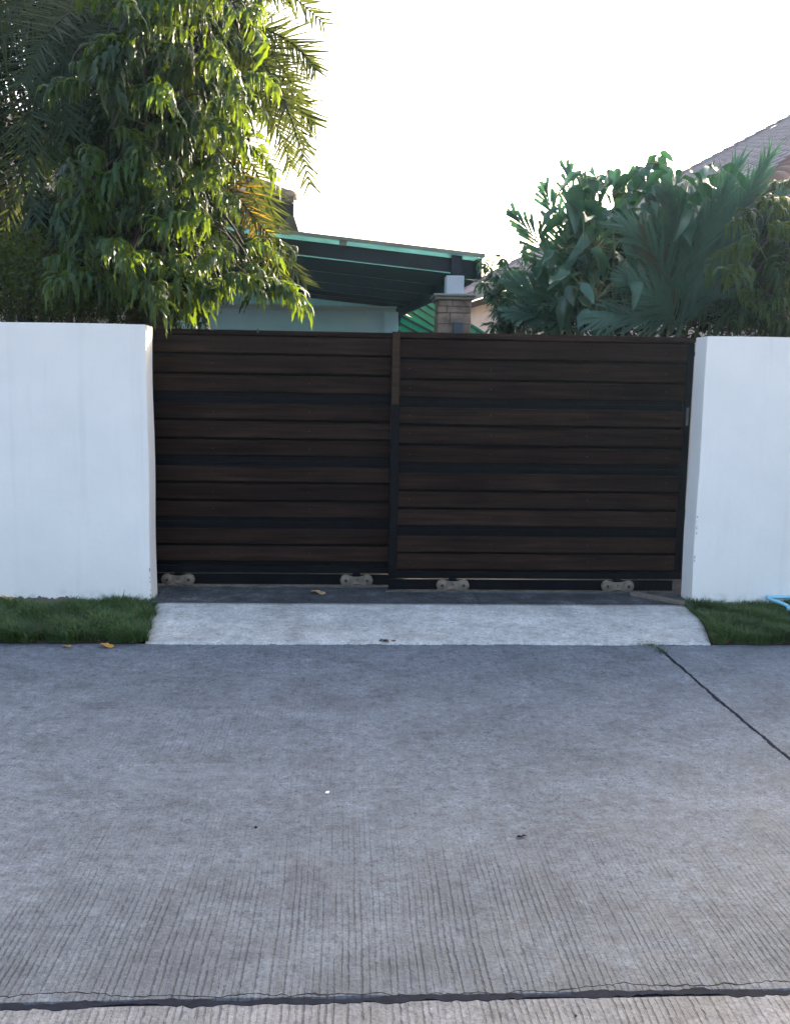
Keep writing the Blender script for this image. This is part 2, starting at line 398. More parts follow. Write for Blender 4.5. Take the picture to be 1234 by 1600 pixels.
# ------------------------------------------------------------------ GROUND AND ROAD
Z0 = .070                                   # threshold level
XL, XR, D, ZT, TH = -1.475, 2.665, 6.750, 2.098, .227
ZB = .02
MB().add([(-300, -60, -.06), (300, -60, -.06), (300, 600, -.06), (-300, 600, -.06)], [(0, 1, 2, 3)]).obj('ground', M['earth'], kind='structure')
road = empty('road', (0, 2, -.05), kind='structure')
YJ, XJ, YE = 2.300, 2.055, 5.795
def slab_mesh(x0, x1, y0, y1, rough_edges=True):
    """one concrete slab whose arrises wander a few millimetres"""
    nx = max(2, int((x1 - x0) / .05)); r = random.Random(int(x0 * 31 + y0 * 7))
    def edge(n, amp):
        o = []; v = 0
        for i in range(n + 1): v = v * .8 + r.uniform(-amp, amp); o.append(v)
        return o
    e0, e1 = edge(nx, .0018), edge(nx, .0018); vs, fs = [], []
    for i in range(nx + 1):
        x = x0 + (x1 - x0) * i / nx; a = y0 + e0[i]; b = y1 + e1[i]
        vs += [(x, a, -.05), (x, a, -.006), (x, a + .006, 0), (x, b - .006, 0), (x, b, -.006), (x, b, -.05)]
    for i in range(nx):
        for j in range(5): k = i * 6 + j; fs.append((k, k + 6, k + 7, k + 1))
    fs.append(tuple(range(6))); k = nx * 6; fs.append(tuple(range(k + 5, k - 1, -1)))
    return MB().add(vs, fs)
for (x0, x1) in ((-9.9, -3.95), (-3.94, XJ - .006), (XJ + .006, 8.0)):
    slab_mesh(x0, x1, YJ + .008, YE).obj('slab', M['road'], road)
    slab_mesh(x0, x1, YJ - 4.2, YJ - .008).obj('slab', M['road_near'], road)
def strip(pts, wfun, z=.003, th=.004):
    """irregular poured strip following pts (x,y)"""
    vs, fs = [], []; n = len(pts)
    for i, (x, y) in enumerate(pts):
        x2, y2 = pts[min(i + 1, n - 1)]; x1, y1 = pts[max(i - 1, 0)]
        d = Vector((x2 - x1, y2 - y1)).normalized(); nrm = Vector((-d.y, d.x)); a, b = wfun(i)
        p, q = Vector((x, y)) + nrm * a, Vector((x, y)) - nrm * b
        vs += [(p.x, p.y, -.004), (p.x - nrm.x * a * .2, p.y - nrm.y * a * .2, z), (q.x + nrm.x * b * .2, q.y + nrm.y * b * .2, z), (q.x, q.y, -.004)]
    for i in range(n - 1):
        for j in range(3): k = i * 4 + j; fs.append((k, k + 4, k + 5, k + 1))
    return MB().add(vs, fs)
def fractal(n, r, amp=1.0, s=.75):
    v, f, o = 0, 0, []
    for i in range(n): v = v * s + r.uniform(-1, 1); f = f * .3 + r.uniform(-1, 1); o.append(amp * (v * .45 + f * .3))
    return o
r = random.Random(3); n = 460
la, lb, lw = fractal(n, r, .0135, .90), fractal(n, r, .015, .88), fractal(n, r, .003, .9)
strip([(-3 + 6.5 * i / (n - 1), YJ - .002 + lw[i]) for i in range(n)],
      lambda i: (max(.003, .013 + la[i]), max(.003, .014 + lb[i])), .0015).obj('joint_sealant', M['tar'], road, kind='stuff')
n = 300; la, lb, lw = fractal(n, r, .006, .88), fractal(n, r, .006, .88), fractal(n, r, .005, .95)
strip([(XJ + lw[i], 5.70 - 3.36 * i / (n - 1)) for i in range(n)],
      lambda i: (max(.003, .011 + la[i]), max(.003, .011 + lb[i])), .0015).obj('joint_sealant', M['tar'], road, kind='stuff')
# wandering shrinkage crack just beyond the long joint
n = 700; lw = fractal(n, r, .010, .97); la = fractal(n, r, .0022, .8)
strip([(-3 + 6.5 * i / (n - 1), YJ + .040 + .008 * math.sin(i * .013) + lw[i]) for i in range(n)],
      lambda i: (max(.0002, .0010 + la[i] * .9), max(.0002, .0009 + la[i] * .9)), .0012).obj('crack', M['crack'], road, kind='stuff')
# verge beds (soil) either side of the ramp, the ramp itself, threshold, yard
MB().box((-9.9, YE + .004, -.055), (-1.36, D + .15, .018)).obj('verge', M['soil'], kind='structure')
MB().box((2.47, YE + .004, -.055), (8.0, D + .15, .018)).obj('verge', M['soil'], kind='structure')
def ramp():
    vs, fs = [], []; nx, ny = 90, 18; r = random.Random(5)
    el = fractal(ny + 1, r, .006, .8); er = fractal(ny + 1, r, .006, .8); eb = fractal(nx + 1, r, .006, .9); et = fractal(nx + 1, r, .004, .9)
    for j in range(ny + 1):
        v = j / ny
        xl = -1.305 - .10 * v - .02 * math.sin(v * math.pi) + el[j]; xr = 2.43 + .13 * v + .045 * math.sin(v * math.pi) + er[j]
        for i in range(nx + 1):
            u = i / nx; x = xl + (xr - xl) * u
            y = YE - .012 + eb[i] * (1 - v) + et[i] * v + (6.635 - YE) * v
            z = .012 + (Z0 - .010) * (v ** .85) - .006 * (abs(2 * u - 1) ** 30)
            vs.append((x, y, z))
    n0 = len(vs)
    for j in range(ny):
        for i in range(nx): k = j * (nx + 1) + i; fs.append((k, k + 1, k + nx + 2, k + nx + 1))
    rim = list(range(nx + 1)) + [j * (nx + 1) + nx for j in range(1, ny + 1)] + [ny * (nx + 1) + i for i in range(nx - 1, -1, -1)] + [j * (nx + 1) for j in range(ny - 1, 0, -1)]
    for k in rim: x, y, z = vs[k]; vs.append((x + (x - .56) * .004, y - (.008 if y < YE + .1 else 0), -.01))
    m = len(rim)
    for a in range(m): b = (a + 1) % m; fs.append((rim[b], rim[a], n0 + a, n0 + b))
    return MB().add(vs, fs)
ramp().obj('ramp', M['ramp'], None, True, kind='structure')
MB().slab([(-1.45, 6.632, Z0), (1.0, 6.632, Z0), (1.0, 7.55, Z0), (-2.0, 7.55, Z0), (-2.0, 6.985, Z0), (-1.45, 6.985, Z0)], .11).obj('threshold', M['apron'], kind='structure')
MB().slab([(1.004, 6.625, Z0 + .003), (2.64, 6.625, Z0 + .003), (2.64, 6.985, Z0 + .003), (3.2, 6.985, Z0 + .003), (3.2, 7.55, Z0 + .003), (1.004, 7.55, Z0 + .003)], .113).obj('threshold', M['apron'], kind='structure')
MB().box((-12, 7.554, -.045), (14, 40, .066)).obj('yard', M['yard'], kind='structure')
# small pale mortar kerb splayed at the right foot of the opening
MB().slab([(2.24, 6.93, Z0 + .028), (2.28, 6.97, Z0 + .028), (2.585, 6.66, Z0 + .022), (2.555, 6.60, Z0 + .022)], .03).obj('mortar_kerb', M['mortar'], kind='structure')

# ------------------------------------------------------------------ BOUNDARY WALLS
def wall(x0, x1, seed, label):
    r = random.Random(seed)
    b = bmesh.new(); bmesh.ops.create_cube(b, size=1)
    for v in b.verts: v.co = Vector((x0 + (v.co.x + .5) * (x1 - x0), D + (v.co.y + .5) * TH, ZB + (v.co.z + .5) * (ZT - ZB)))
    bmesh.ops.bevel(b, geom=[e for e in b.edges], offset=.003, segments=2, affect='EDGES')
    for ax, st in ((2, .12), (0, .25)):
        lo, hi = (ZB, ZT) if ax == 2 else (x0, x1)
        k = lo + st
        while k < hi - .02:
            no = [0, 0, 0]; no[ax] = 1; co = [0, 0, 0]; co[ax] = k
            bmesh.ops.bisect_plane(b, geom=b.verts[:] + b.edges[:] + b.faces[:], plane_co=co, plane_no=no); k += st
    for v in b.verts:     # hand-trowelled, not dead straight
        v.co.y += .003 * math.sin(v.co.z * 4.1 + v.co.x * 2.3 + seed) + r.uniform(-.0008, .0008)
        v.co.x += .0035 * math.sin(v.co.z * 5.3 + seed * 2) * (1 if abs(v.co.x - x0) < .02 or abs(v.co.x - x1) < .02 else 0)
        v.co.z += .003 * math.sin(v.co.x * 3.1 + seed)
    c = Vector(((x0 + x1) / 2, D + TH / 2, ZB)); me = bpy.data.meshes.new('boundary_wall')
    for v in b.verts: v.co -= c
    b.to_mesh(me); b.free()
    return link('boundary_wall', me, M['wall'], None, c, label=label, cat='wall')
wall(-9.8, XL, 1, 'plain white rendered boundary wall left of the brown gate, tree leaves hanging over its top')
wall(XR, 8.4, 4, 'plain white rendered boundary wall right of the gate, with the blue pipe at its foot')
# knocked-off plaster at the arrises: small lumps and chips as geometry
def chips(x, y, z0, z1, n, seed, par_label):
    r = random.Random(seed); mb = MB()
    for i in range(n):
        z = r.uniform(z0, z1); h = r.uniform(.004, .014); wd = r.uniform(.002, .005)
        pts = [Vector((x + r.uniform(-wd, wd), y - .0025, z + h * math.cos(a) * r.uniform(.6, 1.2))) + Vector((wd * math.sin(a), 0, 0)) for a in [k * math.pi / 3 for k in range(6)]]
        mb.slab(pts, .003)
    return mb
ww = [o for o in COL.objects if o.name.startswith('boundary_wall')]
chips(XL - .004, D, .06, .30, 6, 2, '').obj('chipped_plaster', M['mortar'], ww[0], kind='stuff')
chips(XR + .006, D, .1, .9, 7, 6, '').obj('chipped_plaster', M['cornice'], ww[1], kind='stuff')
# ragged bare footing where the paint stops above the soil (left wall)
n = 120; r = random.Random(15); hh = fractal(n, r, .022, .9); vs, fs = [], []
for i in range(n):
    x = -3.2 + 1.35 * i / (n - 1); h = max(.004, (.035 + hh[i]) * min(1, (n - i) / 25))
    vs += [(x, D - .012, .0), (x, D - .007, .045 + h), (x, D + .01, .047 + h)]
for i in range(n - 1):
    for j in range(2): k = i * 3 + j; fs.append((k, k + 3, k + 4, k + 1))
MB().add(vs, fs).obj('footing', M['mortar'], ww[0])

# ------------------------------------------------------------------ GATE LEAVES
def zpix(y, x, Y): return at(x, y, Y).z
def gate_leaf(x0, x1, Y, rows, top_y, bot_y, xs, label, stile_l, stile_r, screw_x, wheels, seed):
    r = random.Random(seed)
    g = empty('sliding_gate_leaf', ((x0 + x1) / 2, Y, Z0), label=label, cat='gate', group='two leaves of the brown sliding gate')
    ztop = zpix(top_y, xs, Y) if False else 2.10
    zb = zpix(bot_y, xs, Y)
    # frame: top rail, bottom rail, stiles are separate pieces
    z1 = zpix(rows[0][0], xs, Y) + .004
    MB().box((x0, Y + .004, z1), (x1, Y + .058, ztop), .003).obj('top_rail', M['board'], g)
    MB().box((x0, Y + .002, zb - .052), (x1, Y + .060, zb), .003).obj('bottom_rail', M['steel'], g)
    MB().box((x0, Y + .014, Z0 + .022), (x1 - .06, Y + .050, zb - .065), .003).obj('lower_rail', M['steel'], g)
    if stile_l:
        MB().box((x0, Y - .004, zb + .001), (x0 + stile_l, Y + .055, z1 - .001), .003).obj('stile', M['steel'], g)
        zc = zpix(632, xs, Y)
        MB().box((x0 + .004, Y - .014, zc), (x0 + stile_l - .004, Y - .005, ztop - .012), .002).obj('cover_strip', M['board_warm'], g, label='warm brown cover strip on the upper stile')
    if stile_r:
        MB().box((x1 - stile_r, Y + .002, zb + .001), (x1, Y + .057, z1 - .001), .003).obj('stile', M['steel'], g)
    bx0, bx1 = x0 + stile_l + .002, x1 - stile_r - .002
    # hollow section rails behind, visible where a gap is left between groups of boards
    for i in range(len(rows) - 1):
        za, zb2 = zpix(rows[i][1], xs, Y), zpix(rows[i + 1][0], xs, Y)
        if za - zb2 > .035:
            MB().box((bx0, Y + .030, zb2 - .012), (bx1, Y + .056, za + .012), .003).obj('mid_rail', M['steel'], g)
            MB().box((bx0, Y + .021, zb2 + (za - zb2) * .25), (bx1, Y + .029, zb2 + (za - zb2) * .62), .0025).obj('rail_lip', M['steel_gloss'] if stile_l < .06 and i < 2 else M['steel'], g)
    MB().box((bx0, Y + .046, zb), (bx1, Y + .050, z1), 0).obj('gap_shade_sheet', M['steel'], g)  # near-black sheet behind the boards, darkened to paint the shadow in the gaps
    sc = MB()
    bm = bmesh.new(); bmesh.ops.create_uvsphere(bm, u_segments=8, v_segments=4, radius=1)
    sv = [(v.co.x * .0042, v.co.z * .0015, v.co.y * .0042) for v in bm.verts]; sf = [[v.index for v in f.verts] for f in bm.faces]; bm.free()
    sme = MB().add(sv, sf).mesh('screw', M['screw'], True)
    for (ya, yb) in rows:
        a, b = zpix(ya, xs, Y) - .0045, zpix(yb, xs, Y) + .0065
        # feather-edged plank: lower edge proud, tiny tilt and bow
        dy = r.uniform(-.001, .001); tl = r.uniform(.003, .006); nseg = 14; vs, fs = [], []
        up = fractal(nseg + 1, r, .0012, .9); dn = fractal(nseg + 1, r, .0012, .9)
        cx = (bx0 + bx1) / 2
        for i in range(nseg + 1):
            x = bx0 + (bx1 - bx0) * i / nseg
            vs += [(x, Y + .022, b + dn[i]), (x, Y + dy + .004, b + dn[i]), (x, Y + dy, b + .005 + dn[i]), (x, Y + dy + tl, a - .005 + up[i]), (x, Y + dy + tl + .005, a + up[i]), (x, Y + .022, a + up[i])]
        for i in range(nseg):
            for j in range(6): k = i * 6 + j; k2 = i * 6 + (j + 1) % 6; fs.append((k, k2, k2 + 6, k + 6))
        fs.append((5, 4, 3, 2, 1, 0)); k = nseg * 6; fs.append(tuple(k + q for q in range(6)))
        mid = Vector((cx, Y, (a + b) / 2)); me = bpy.data.meshes.new('board')
        me.from_pydata([tuple(Vector(v) - mid) for v in vs], [], fs); me.update(); me.materials.append(M['board'])
        ob = link('board', me, None, g, mid - g.location)
        for px in screw_x:
            if r.random() < .93:
                p = at(px, (ya + yb) / 2, Y)
                link('screw', sme, None, ob, Vector((p.x + r.uniform(-.004, .004), Y + dy + tl * .5 - .0006, (a + b) / 2 + r.uniform(-.006, .01))) - mid)
    # twin-roller carriages
    for px in wheels:
        p = at(px, 908, Y); c = Vector((p.x, Y - .012, Z0 + .064))
        mb = MB(); n = 40; th = .010; pts = []
        for k in range(n):                       # bow-tie side plate outline
            a = 2 * math.pi * k / n; x = .132 * math.cos(a)
            hh = .030 + .019 * (abs(x) / .132) ** 2
            if abs(x) > .085: hh = math.sqrt(max(0, .047 ** 2 - (abs(x) - .085) ** 2))
            pts.append((c.x + x, hh * (1 if math.sin(a) >= 0 else -1)))
        # remake as x-sorted strip
        xs_ = [-.132 + .264 * i / 32 for i in range(33)]; vs, fs = [], []
        for x in xs_:
            ax = abs(x)
            hh = math.sqrt(max(1e-6, .047 ** 2 - (ax - .085) ** 2)) if ax > .062 else .029 + .012 * (ax / .062) ** 2
            for (yy, s_) in ((-th, -1), (-th, 1), (th, 1), (th, -1)): vs.append((c.x + x, c.y + yy, c.z + hh * s_))
        for i in range(32):
            for j in range(4): k = i * 4 + j; k2 = i * 4 + (j + 1) % 4; fs.append((k, k + 4, k2 + 4, k2))
        fs += [(0, 1, 2, 3), (131, 130, 129, 128)]
        car = MB().add(vs, fs).obj('roller_carriage', M['wheel'], g)
        for s_ in (-1, 1):
            wx = c.x + s_ * .085
            MB().tube([(wx, c.y - th - .009, c.z), (wx, c.y - th - .006, c.z), (wx, c.y + .045, c.z)], [.034, .037, .037], 20).obj('roller', M['wheel'], car, True)
            MB().tube([(wx, c.y - th - .014, c.z), (wx, c.y - th - .008, c.z)], [.011, .014], 6).obj('axle_nut', M['screw'], car)
        MB().tube([(c.x, c.y - th - .008, c.z + .008), (c.x, c.y - th, c.z + .008)], [.009, .011], 6).obj('bolt', M['rail'], car)
        MB().box((c.x - .03, Y + .004, c.z + .018), (c.x + .03, Y + .05, zb - .053)).obj('bracket', M['steel'], g)
    return g
rowsL = [(525, 554), (555, 585), (586, 614.5), (631, 657), (658.5, 686), (687.5, 714), (729, 754), (756, 782), (784, 809.5), (826, 851), (853, 878)]
rowsR = [(529, 560), (561.5, 592), (593.5, 622), (635.5, 663), (665, 694), (696.5, 723.5), (738.5, 766), (767.5, 794), (795.5, 822), (837, 863.5), (865, 890.5)]
YL, YR = 7.165, 7.005
gl = gate_leaf(-1.78, .46, YL, rowsL, 514, 885, 430, 'left leaf of the dark brown plank sliding gate, set further back than its neighbour', 0.05, .05, (333, 484), (279, 557), 21)
gr = gate_leaf(at(610, 700, YR).x, 2.672, YR, rowsR, 517, 893, 640, 'right leaf of the dark brown plank sliding gate, wider and in front', .064, .058, (640, 766, 917, 1040), (707, 964), 22)
MB().box((2.632, YR - .012, 1.42), (2.650, YR - .004, 1.56), .002).obj('latch_plate', M['rail'], gr)
# small zinc clip on the left top rail
p = at(403, 516, YL); MB().box((p.x - .005, YL - .006, p.z - .02), (p.x + .005, YL + .003, p.z + .012), .001).obj('clip', M['rail'], gl)
# running rails let into the threshold
MB().box((-1.75, YL - .02, Z0 + .001), (2.62, YL + .0, Z0 + .014), .002).obj('gate_track', M['rail'], label='worn steel track under the left, rearmost gate leaf', cat='track')
MB().box((.30, YR - .022, Z0 + .003), (2.40, YR - .004, Z0 + .017), .002).obj('gate_track', M['rail'], label='worn steel track under the right, front gate leaf', cat='track')

# ------------------------------------------------------------------ CARPORT
cp = empty('carport', (0.4, 11.5, Z0), label='carport roof of teal sheet on dark purlins, above the gate', cat='carport')
NR, NL = at(757, 401, 10), at(395, 358, 10)
dl = (NR - NL).normalized(); NL2 = NL - dl * 1.6
FR = at(627, 470, 13.6)
back = FR - NR
FL = NL2 + back
def onroof(u, v, dz=0): return NL2 + (NR - NL2) * u + back * v + Vector((0, 0, dz))
MB().slab([onroof(0, 0), onroof(1, 0), onroof(1, 1), onroof(0, 1)], .012).obj('roof_sheet', M['teal_sheet'], cp)
MB().beam(onroof(0, -.006, .008), onroof(1, -.006, .008), .03, .035).obj('edge_flashing', M['cornice'], cp)
L = back.length
vv = .22
k = 0
while vv < L:
    h = .15
    MB().beam(onroof(0, vv / L, -.012 - h / 2 - .003), onroof(.985, vv / L, -.012 - h / 2 - .003), .05, h).obj('purlin', M['purlin'], cp)
    vv += .88 if k == 0 else (.74 if k == 1 else (.66 if k == 2 else .40)); k += 1
MB().beam(onroof(.992, .015, -.125), onroof(.992, 1.0, -.125), .05, .22).obj('barge_beam', M['purlin'], cp)
for u in (.35,):
    MB().beam(onroof(u, .10, -.26), onroof(u, 1.0, -.26), .07, .16).obj('rafter', M['purlin'], cp)
MB().beam(onroof(0, 1.0, -.22), onroof(1, 1.0, -.22), .08, .30).obj('rear_beam', M['purlin'], cp)
q = at(536, 379, 10); MB().box((q.x - .04, 9.99, q.z - .03), (q.x + .04, 10.04, q.z + .03), .004).obj('roof_clip', M['cornice'], cp)
q = at(713, 414, 10.1)
MB().box((q.x - .055, 10.05, q.z - .12), (q.x + .055, 10.18, q.z + .14), .004).obj('post_head', M['purlin'], cp)
# stone-clad pillar with cornice and white block
pc = at(709, 515, 10); px0, px1 = at(684, 500, 10).x, at(735, 500, 10).x
zcap = at(709, 468, 10).z; py0, py1 = 10.0, 10.0 + (px1 - px0)
pil = empty('stone_pillar', ((px0 + px1) / 2, (py0 + py1) / 2, .066), label='brown stone clad pillar with white block on top, under the carport corner', cat='pillar')
MB().box((px0 + .012, py0 + .012, .066), (px1 - .012, py1 - .012, zcap), 0).obj('core', M['mortar'], pil)
r = random.Random(8); z = zcap - .004; row = 0
while z > 1.35:
    h = r.choice((.05, .07, .09, .12))
    cuts = [px0, px0 + (px1 - px0) * (r.uniform(.25, .75)), px1] if r.random() < .75 else [px0, px1]
    for a, b in zip(cuts[:-1], cuts[1:]):
        MB().box((a + .003, py0 - r.uniform(0, .012), z - h + .003), (b - .003, py0 + .014, z - .003), .004).obj('stone', M['stone'], pil)
    MB().box((px0 - r.uniform(0, .008), py0 + .018, z - h + .003), (px0 + .014, py1 - .01, z - .003), .004).obj('stone', M['stone'], pil)
    MB().box((px1 - .014, py0 + .018, z - h + .003), (px1 + r.uniform(0, .008), py1 - .01, z - .003), .004).obj('stone', M['stone'], pil)
    z -= h
MB().box((px0 - .035, py0 - .035, zcap), (px1 + .035, py1 + .035, zcap + .03), .006).obj('cornice', M['cornice'], pil)
MB().box((px0 - .055, py0 - .055, zcap + .031), (px1 + .055, py1 + .055, zcap + .058), .006).obj('cornice', M['cornice'], pil)
zt = at(709, 430, 10).z; bx0, bx1 = at(697, 450, 10).x, at(725, 450, 10).x
MB().box((bx0, py0 + .02, zcap + .0585), (bx1, py0 + .02 + bx1 - bx0, zt), .006).obj('block', M['white_block'], pil)
q0, q1 = at(707, 503, 9.95), at(723, 520, 9.95)
mbx = MB().box((q0.x, 9.90, q1.z - .1), (q1.x, 9.985, q0.z), .008).obj('meter_box', M['greybox'], None, label='small grey box on the front of the stone pillar', cat='box')

# outbuilding wall under the carport
wy = 13.2
wx0, wx1 = at(150, 500, wy).x, at(622, 500, wy).x
bld = empty('outbuilding', ((wx0 + wx1) / 2, wy, .066), label='grey green rendered wall with a moulding under the carport roof', cat='building')
zt1 = at(600, 462, wy).z + .12
MB().box((wx0, wy + .03, .066), (wx1 - .05, wy + .25, zt1)).obj('wall', M['teal_wall'], bld)
zm = at(600, 484, wy).z
MB().box((wx0, wy - .02, zm - .025), (wx1 - .03, wy + .029, zm + .02), .006).obj('moulding', M['trimw'], bld)
MB().box((wx0, wy - .045, zm + .0205), (wx1 - .02, wy + .028, zm + .045), .006).obj('moulding', M['trimw'], bld)
MB().box((wx1 - .20, wy - .01, .07), (wx1, wy + .28, zm - .026), .006).obj('pilaster', M['teal_wall'], bld)

# green corrugated lean-to roofs behind
def awning(p, seed, label, nb):
    a, b, c, d = p       # top-left, top-right(low end), bottom-right, bottom-left
    cen = sum((Vector(x) for x in p), Vector()) / 4
    e = empty('lean_to_roof', (cen.x, cen.y, cen.z - .3), label=label, cat='awning', group='green striped roofs behind the pillar')
    mb = MB().slab(p, .012); mb.obj('roof_sheet', M['awning'], e)
    for i in range(nb):
        t = (i + .5) / nb; s_ = a.lerp(d, t); q_ = b.lerp(c, t); o = Vector((0, -.02, -.02))
        MB().beam(s_ + o, q_ + o, .05, .06).obj('batten', M['purlin'], e)
    return e
awning([at(652, 452, 16.5), at(775, 530, 16.5), at(705, 536, 14.6), at(618, 478, 14.6)], 1, 'green striped lean-to roof sloping down behind the stone pillar, the upper one', 4)
awning([at(622, 485, 14.4), at(690, 521, 14.4), at(640, 534, 13.6), at(600, 512, 13.6)], 2, 'low green striped lean-to roof right of the outbuilding wall, the smaller one', 3)

# ------------------------------------------------------------------ TILED HOUSES
def tile_mesh(wd=.25, ln=.36, mat=None):
    vs, fs = [], []; n = 7
    for j, (y, dz) in enumerate(((0, .030), (ln, .010))):
        for i in range(n):
            u = i / (n - 1); z = .030 * math.sin(u * 2 * math.pi - .6) + dz
            vs.append((u * wd, y, z))
    for i in range(n - 1): fs.append((i, i + 1, i + 1 + n, i + n))
    for i in range(n): v = vs[i]; vs.append((v[0], v[1], v[2] - .022))
    for i in range(n - 1): fs.append((2 * n + i, 2 * n + i + 1, i + 1, i))
    return MB().add(vs, fs).mesh('tile', mat, True)
def cap_tiles(p, q, parent, mat, rad=.11, ln=.34, name='hip_tile'):
    p, q = Vector(p), Vector(q); d = (q - p); n = max(1, int(d.length / ln)); u = d.normalized()
    side = u.cross(Vector((0, 0, 1))).normalized(); up = side.cross(u)
    me = None
    for i in range(n):
        if me is None:
            vs, fs = [], []
            for (t, rr, lift) in ((-.03, rad, .02), (ln, rad * .86, 0)):
                for k in range(9):
                    a = math.pi * k / 8; o = u * t + side * math.cos(a) * rr + up * (math.sin(a) * rr * .8 + lift)
                    vs.append(o)
            for k in range(8): fs.append((k, k + 1, k + 10, k + 9))
            c = len(vs); vs.append(u * -.03 + up * .02); 
            for k in range(8): fs.append((c, k + 1, k))
            me = MB().add(vs, fs).mesh(name, mat, True)
        link(name, me, None, parent, p + u * ln * i - W(parent))
# right house: left roof slope runs away from us on the right
ZE = 3.90
def on_z(x, y, Z):
    r_ = ray(x, y); return r_ * ((Z - CAM_H) / r_.z) + Vector((0, 0, CAM_H))
EF, EN = on_z(692, 474, ZE), on_z(1206, 296, ZE)
ed = (EN - EF).normalized(); en = Vector((-ed.y, ed.x, 0))
if en.x < 0: en = -en
PIT = R(28.5)
upd = en * math.cos(PIT) + Vector((0, 0, math.sin(PIT)))
rn = ed.cross(upd); rn = rn if rn.z > 0 else -rn
EL = (EN - EF).length; RS = 15.5
hs = empty('tiled_house', ((EF + EN) / 2 + en * 3).xy[:] + (.066,), label='beige house with a lilac grey tiled roof rising on the right behind the plants', cat='house')
def rp(a, s): return EF + ed * a + upd * s
hipk = math.cos(PIT)
rt_pts = [rp(0, 0), rp(EL, 0), rp(EL - min(EL * .95, RS * hipk), RS) , rp(0.0, RS)]
MB().slab([p_ - rn * .02 for p_ in rt_pts], .10).obj('roof', M['tile_base'], hs)
# front hip slope towards the street
fr = [EN, EN + en * (RS * hipk * 2), rt_pts[2]]
MB().slab([p_ - Vector((0, 0, .02)) for p_ in fr], .08).obj('roof', M['tile_base'], hs)
back_pts = [rp(0, RS), rt_pts[2], rt_pts[2] + en * RS * hipk - Vector((0, 0, RS * math.sin(PIT))), rp(0, RS) + en * RS * hipk - Vector((0, 0, RS * math.sin(PIT)))]
MB().slab(back_pts, .08).obj('roof', M['tile_base'], hs)
tw, tl_ = .30, .36
tm = tile_mesh(tw, .40, M['tile'])
basis = Matrix((ed, upd, rn)).transposed().to_4x4()
if basis.to_3x3().determinant() < 0: basis = Matrix((-ed, upd, rn)).transposed().to_4x4(); flip = True
else: flip = False
cand = []
for j in range(int(RS / tl_)):
    for i in range(int(EL / tw) + 1):
        a, s = i * tw, j * tl_
        if a + tw > EL - s * hipk * 1.0: continue
        P = rp(a + tw / 2, s); sx, sy = proj(P)
        cand.append((-(1e4 if not (-30 < sx < 1264 and -30 < sy < 540) else 0) - (P - cam_ob.location).length, a, s))
cand.sort(reverse=True)
stuffb = Bag(); tv = np.array([v.co[:] for v in tm.vertices]); tq = np.array([p_.vertices[:] for p_ in tm.polygons])
for idx, (_, a, s) in enumerate(cand):
    P = rp(a + (tw if flip else 0), s) + rn * rng.uniform(0, .006)
    if idx < 300:
        o = link('tile', tm, None, hs); o.matrix_local = Matrix.Translation(P - hs.location) @ basis @ Matrix.Rotation(rng.uniform(-.012, .012), 4, 'Z')
    else: stuffb.add(tv, tq, np.array(basis.to_3x3()), P)
link('tiles', stuffb.mesh('tiles', M['tile'], hs.location, True), None, hs, kind='stuff').name = 'tile_field'
cap_tiles(EN + Vector((0, 0, .03)) - ed * 0, rt_pts[2] + Vector((0, 0, .03)), hs, M['terracotta'], .16)
cap_tiles(rp(-.02, .05) + rn * .04, rp(-.02, RS) + rn * .04, hs, M['tile'], .12, .36, 'verge_tile')
MB().beam(EF - en * .02 + Vector((0, 0, -.09)), EN - en * .02 + Vector((0, 0, -.09)), .04, .17).obj('fascia', M['fascia_grey'], hs)
MB().beam(EN + ed * .02 + Vector((0, 0, -.09)), EN + ed * .02 + en * 8 + Vector((0, 0, -.09)), .04, .17).obj('fascia', M['fascia_grey'], hs)
MB().slab([EF + Vector((0, 0, -.19)), EN + Vector((0, 0, -.19)), EN + en * .8 + Vector((0, 0, -.19)), EF + en * .8 + Vector((0, 0, -.19))], .02).obj('soffit', M['fascia'], hs)
wa, wb = EF + en * .40 + ed * .10, EN + en * .40 - ed * .5
MB().slab([Vector((wa.x, wa.y, ZE - .212)), Vector((wb.x, wb.y, ZE - .212)), Vector((wb.x, wb.y, ZE - .212)) + en * 8, Vector((wa.x, wa.y, ZE - .212)) + en * 8], ZE - .212 - .066).obj('wall', M['beige'], hs)

# left house: only its eave corner shows past the palm
hl = empty('hip_roof_house', (-5.2, 15.5, .066), label='house at the left whose dark eave corner with brown hip tiles shows past the palm', cat='house')
cz = at(458, 318, 12).z; ccx = at(459, 318, 12).x
A_, B_ = Vector((ccx, 12, cz)), Vector((ccx, 20, cz)); C_, D_ = Vector((ccx - 9, 20, cz)), Vector((ccx - 9, 12, cz))
T1, T2 = Vector((ccx - 4, 16, cz + 2.0)), Vector((ccx - 5, 16, cz + 2.0))
for pts in ([A_, B_, T1], [D_, A_, T1, T2], [C_, D_, T2], [B_, C_, T2, T1]):
    MB().slab([p_ + Vector((0, 0, .055)) for p_ in pts], .05).obj('roof', M['tile_brown'], hl)
MB().box((ccx - 9, 12, cz - .15), (ccx, 12.04, cz + .0), .004).obj('fascia', M['fascia'], hl)
MB().box((ccx - .04, 12.041, cz - .15), (ccx, 20, cz + .0), .004).obj('fascia', M['fascia'], hl)
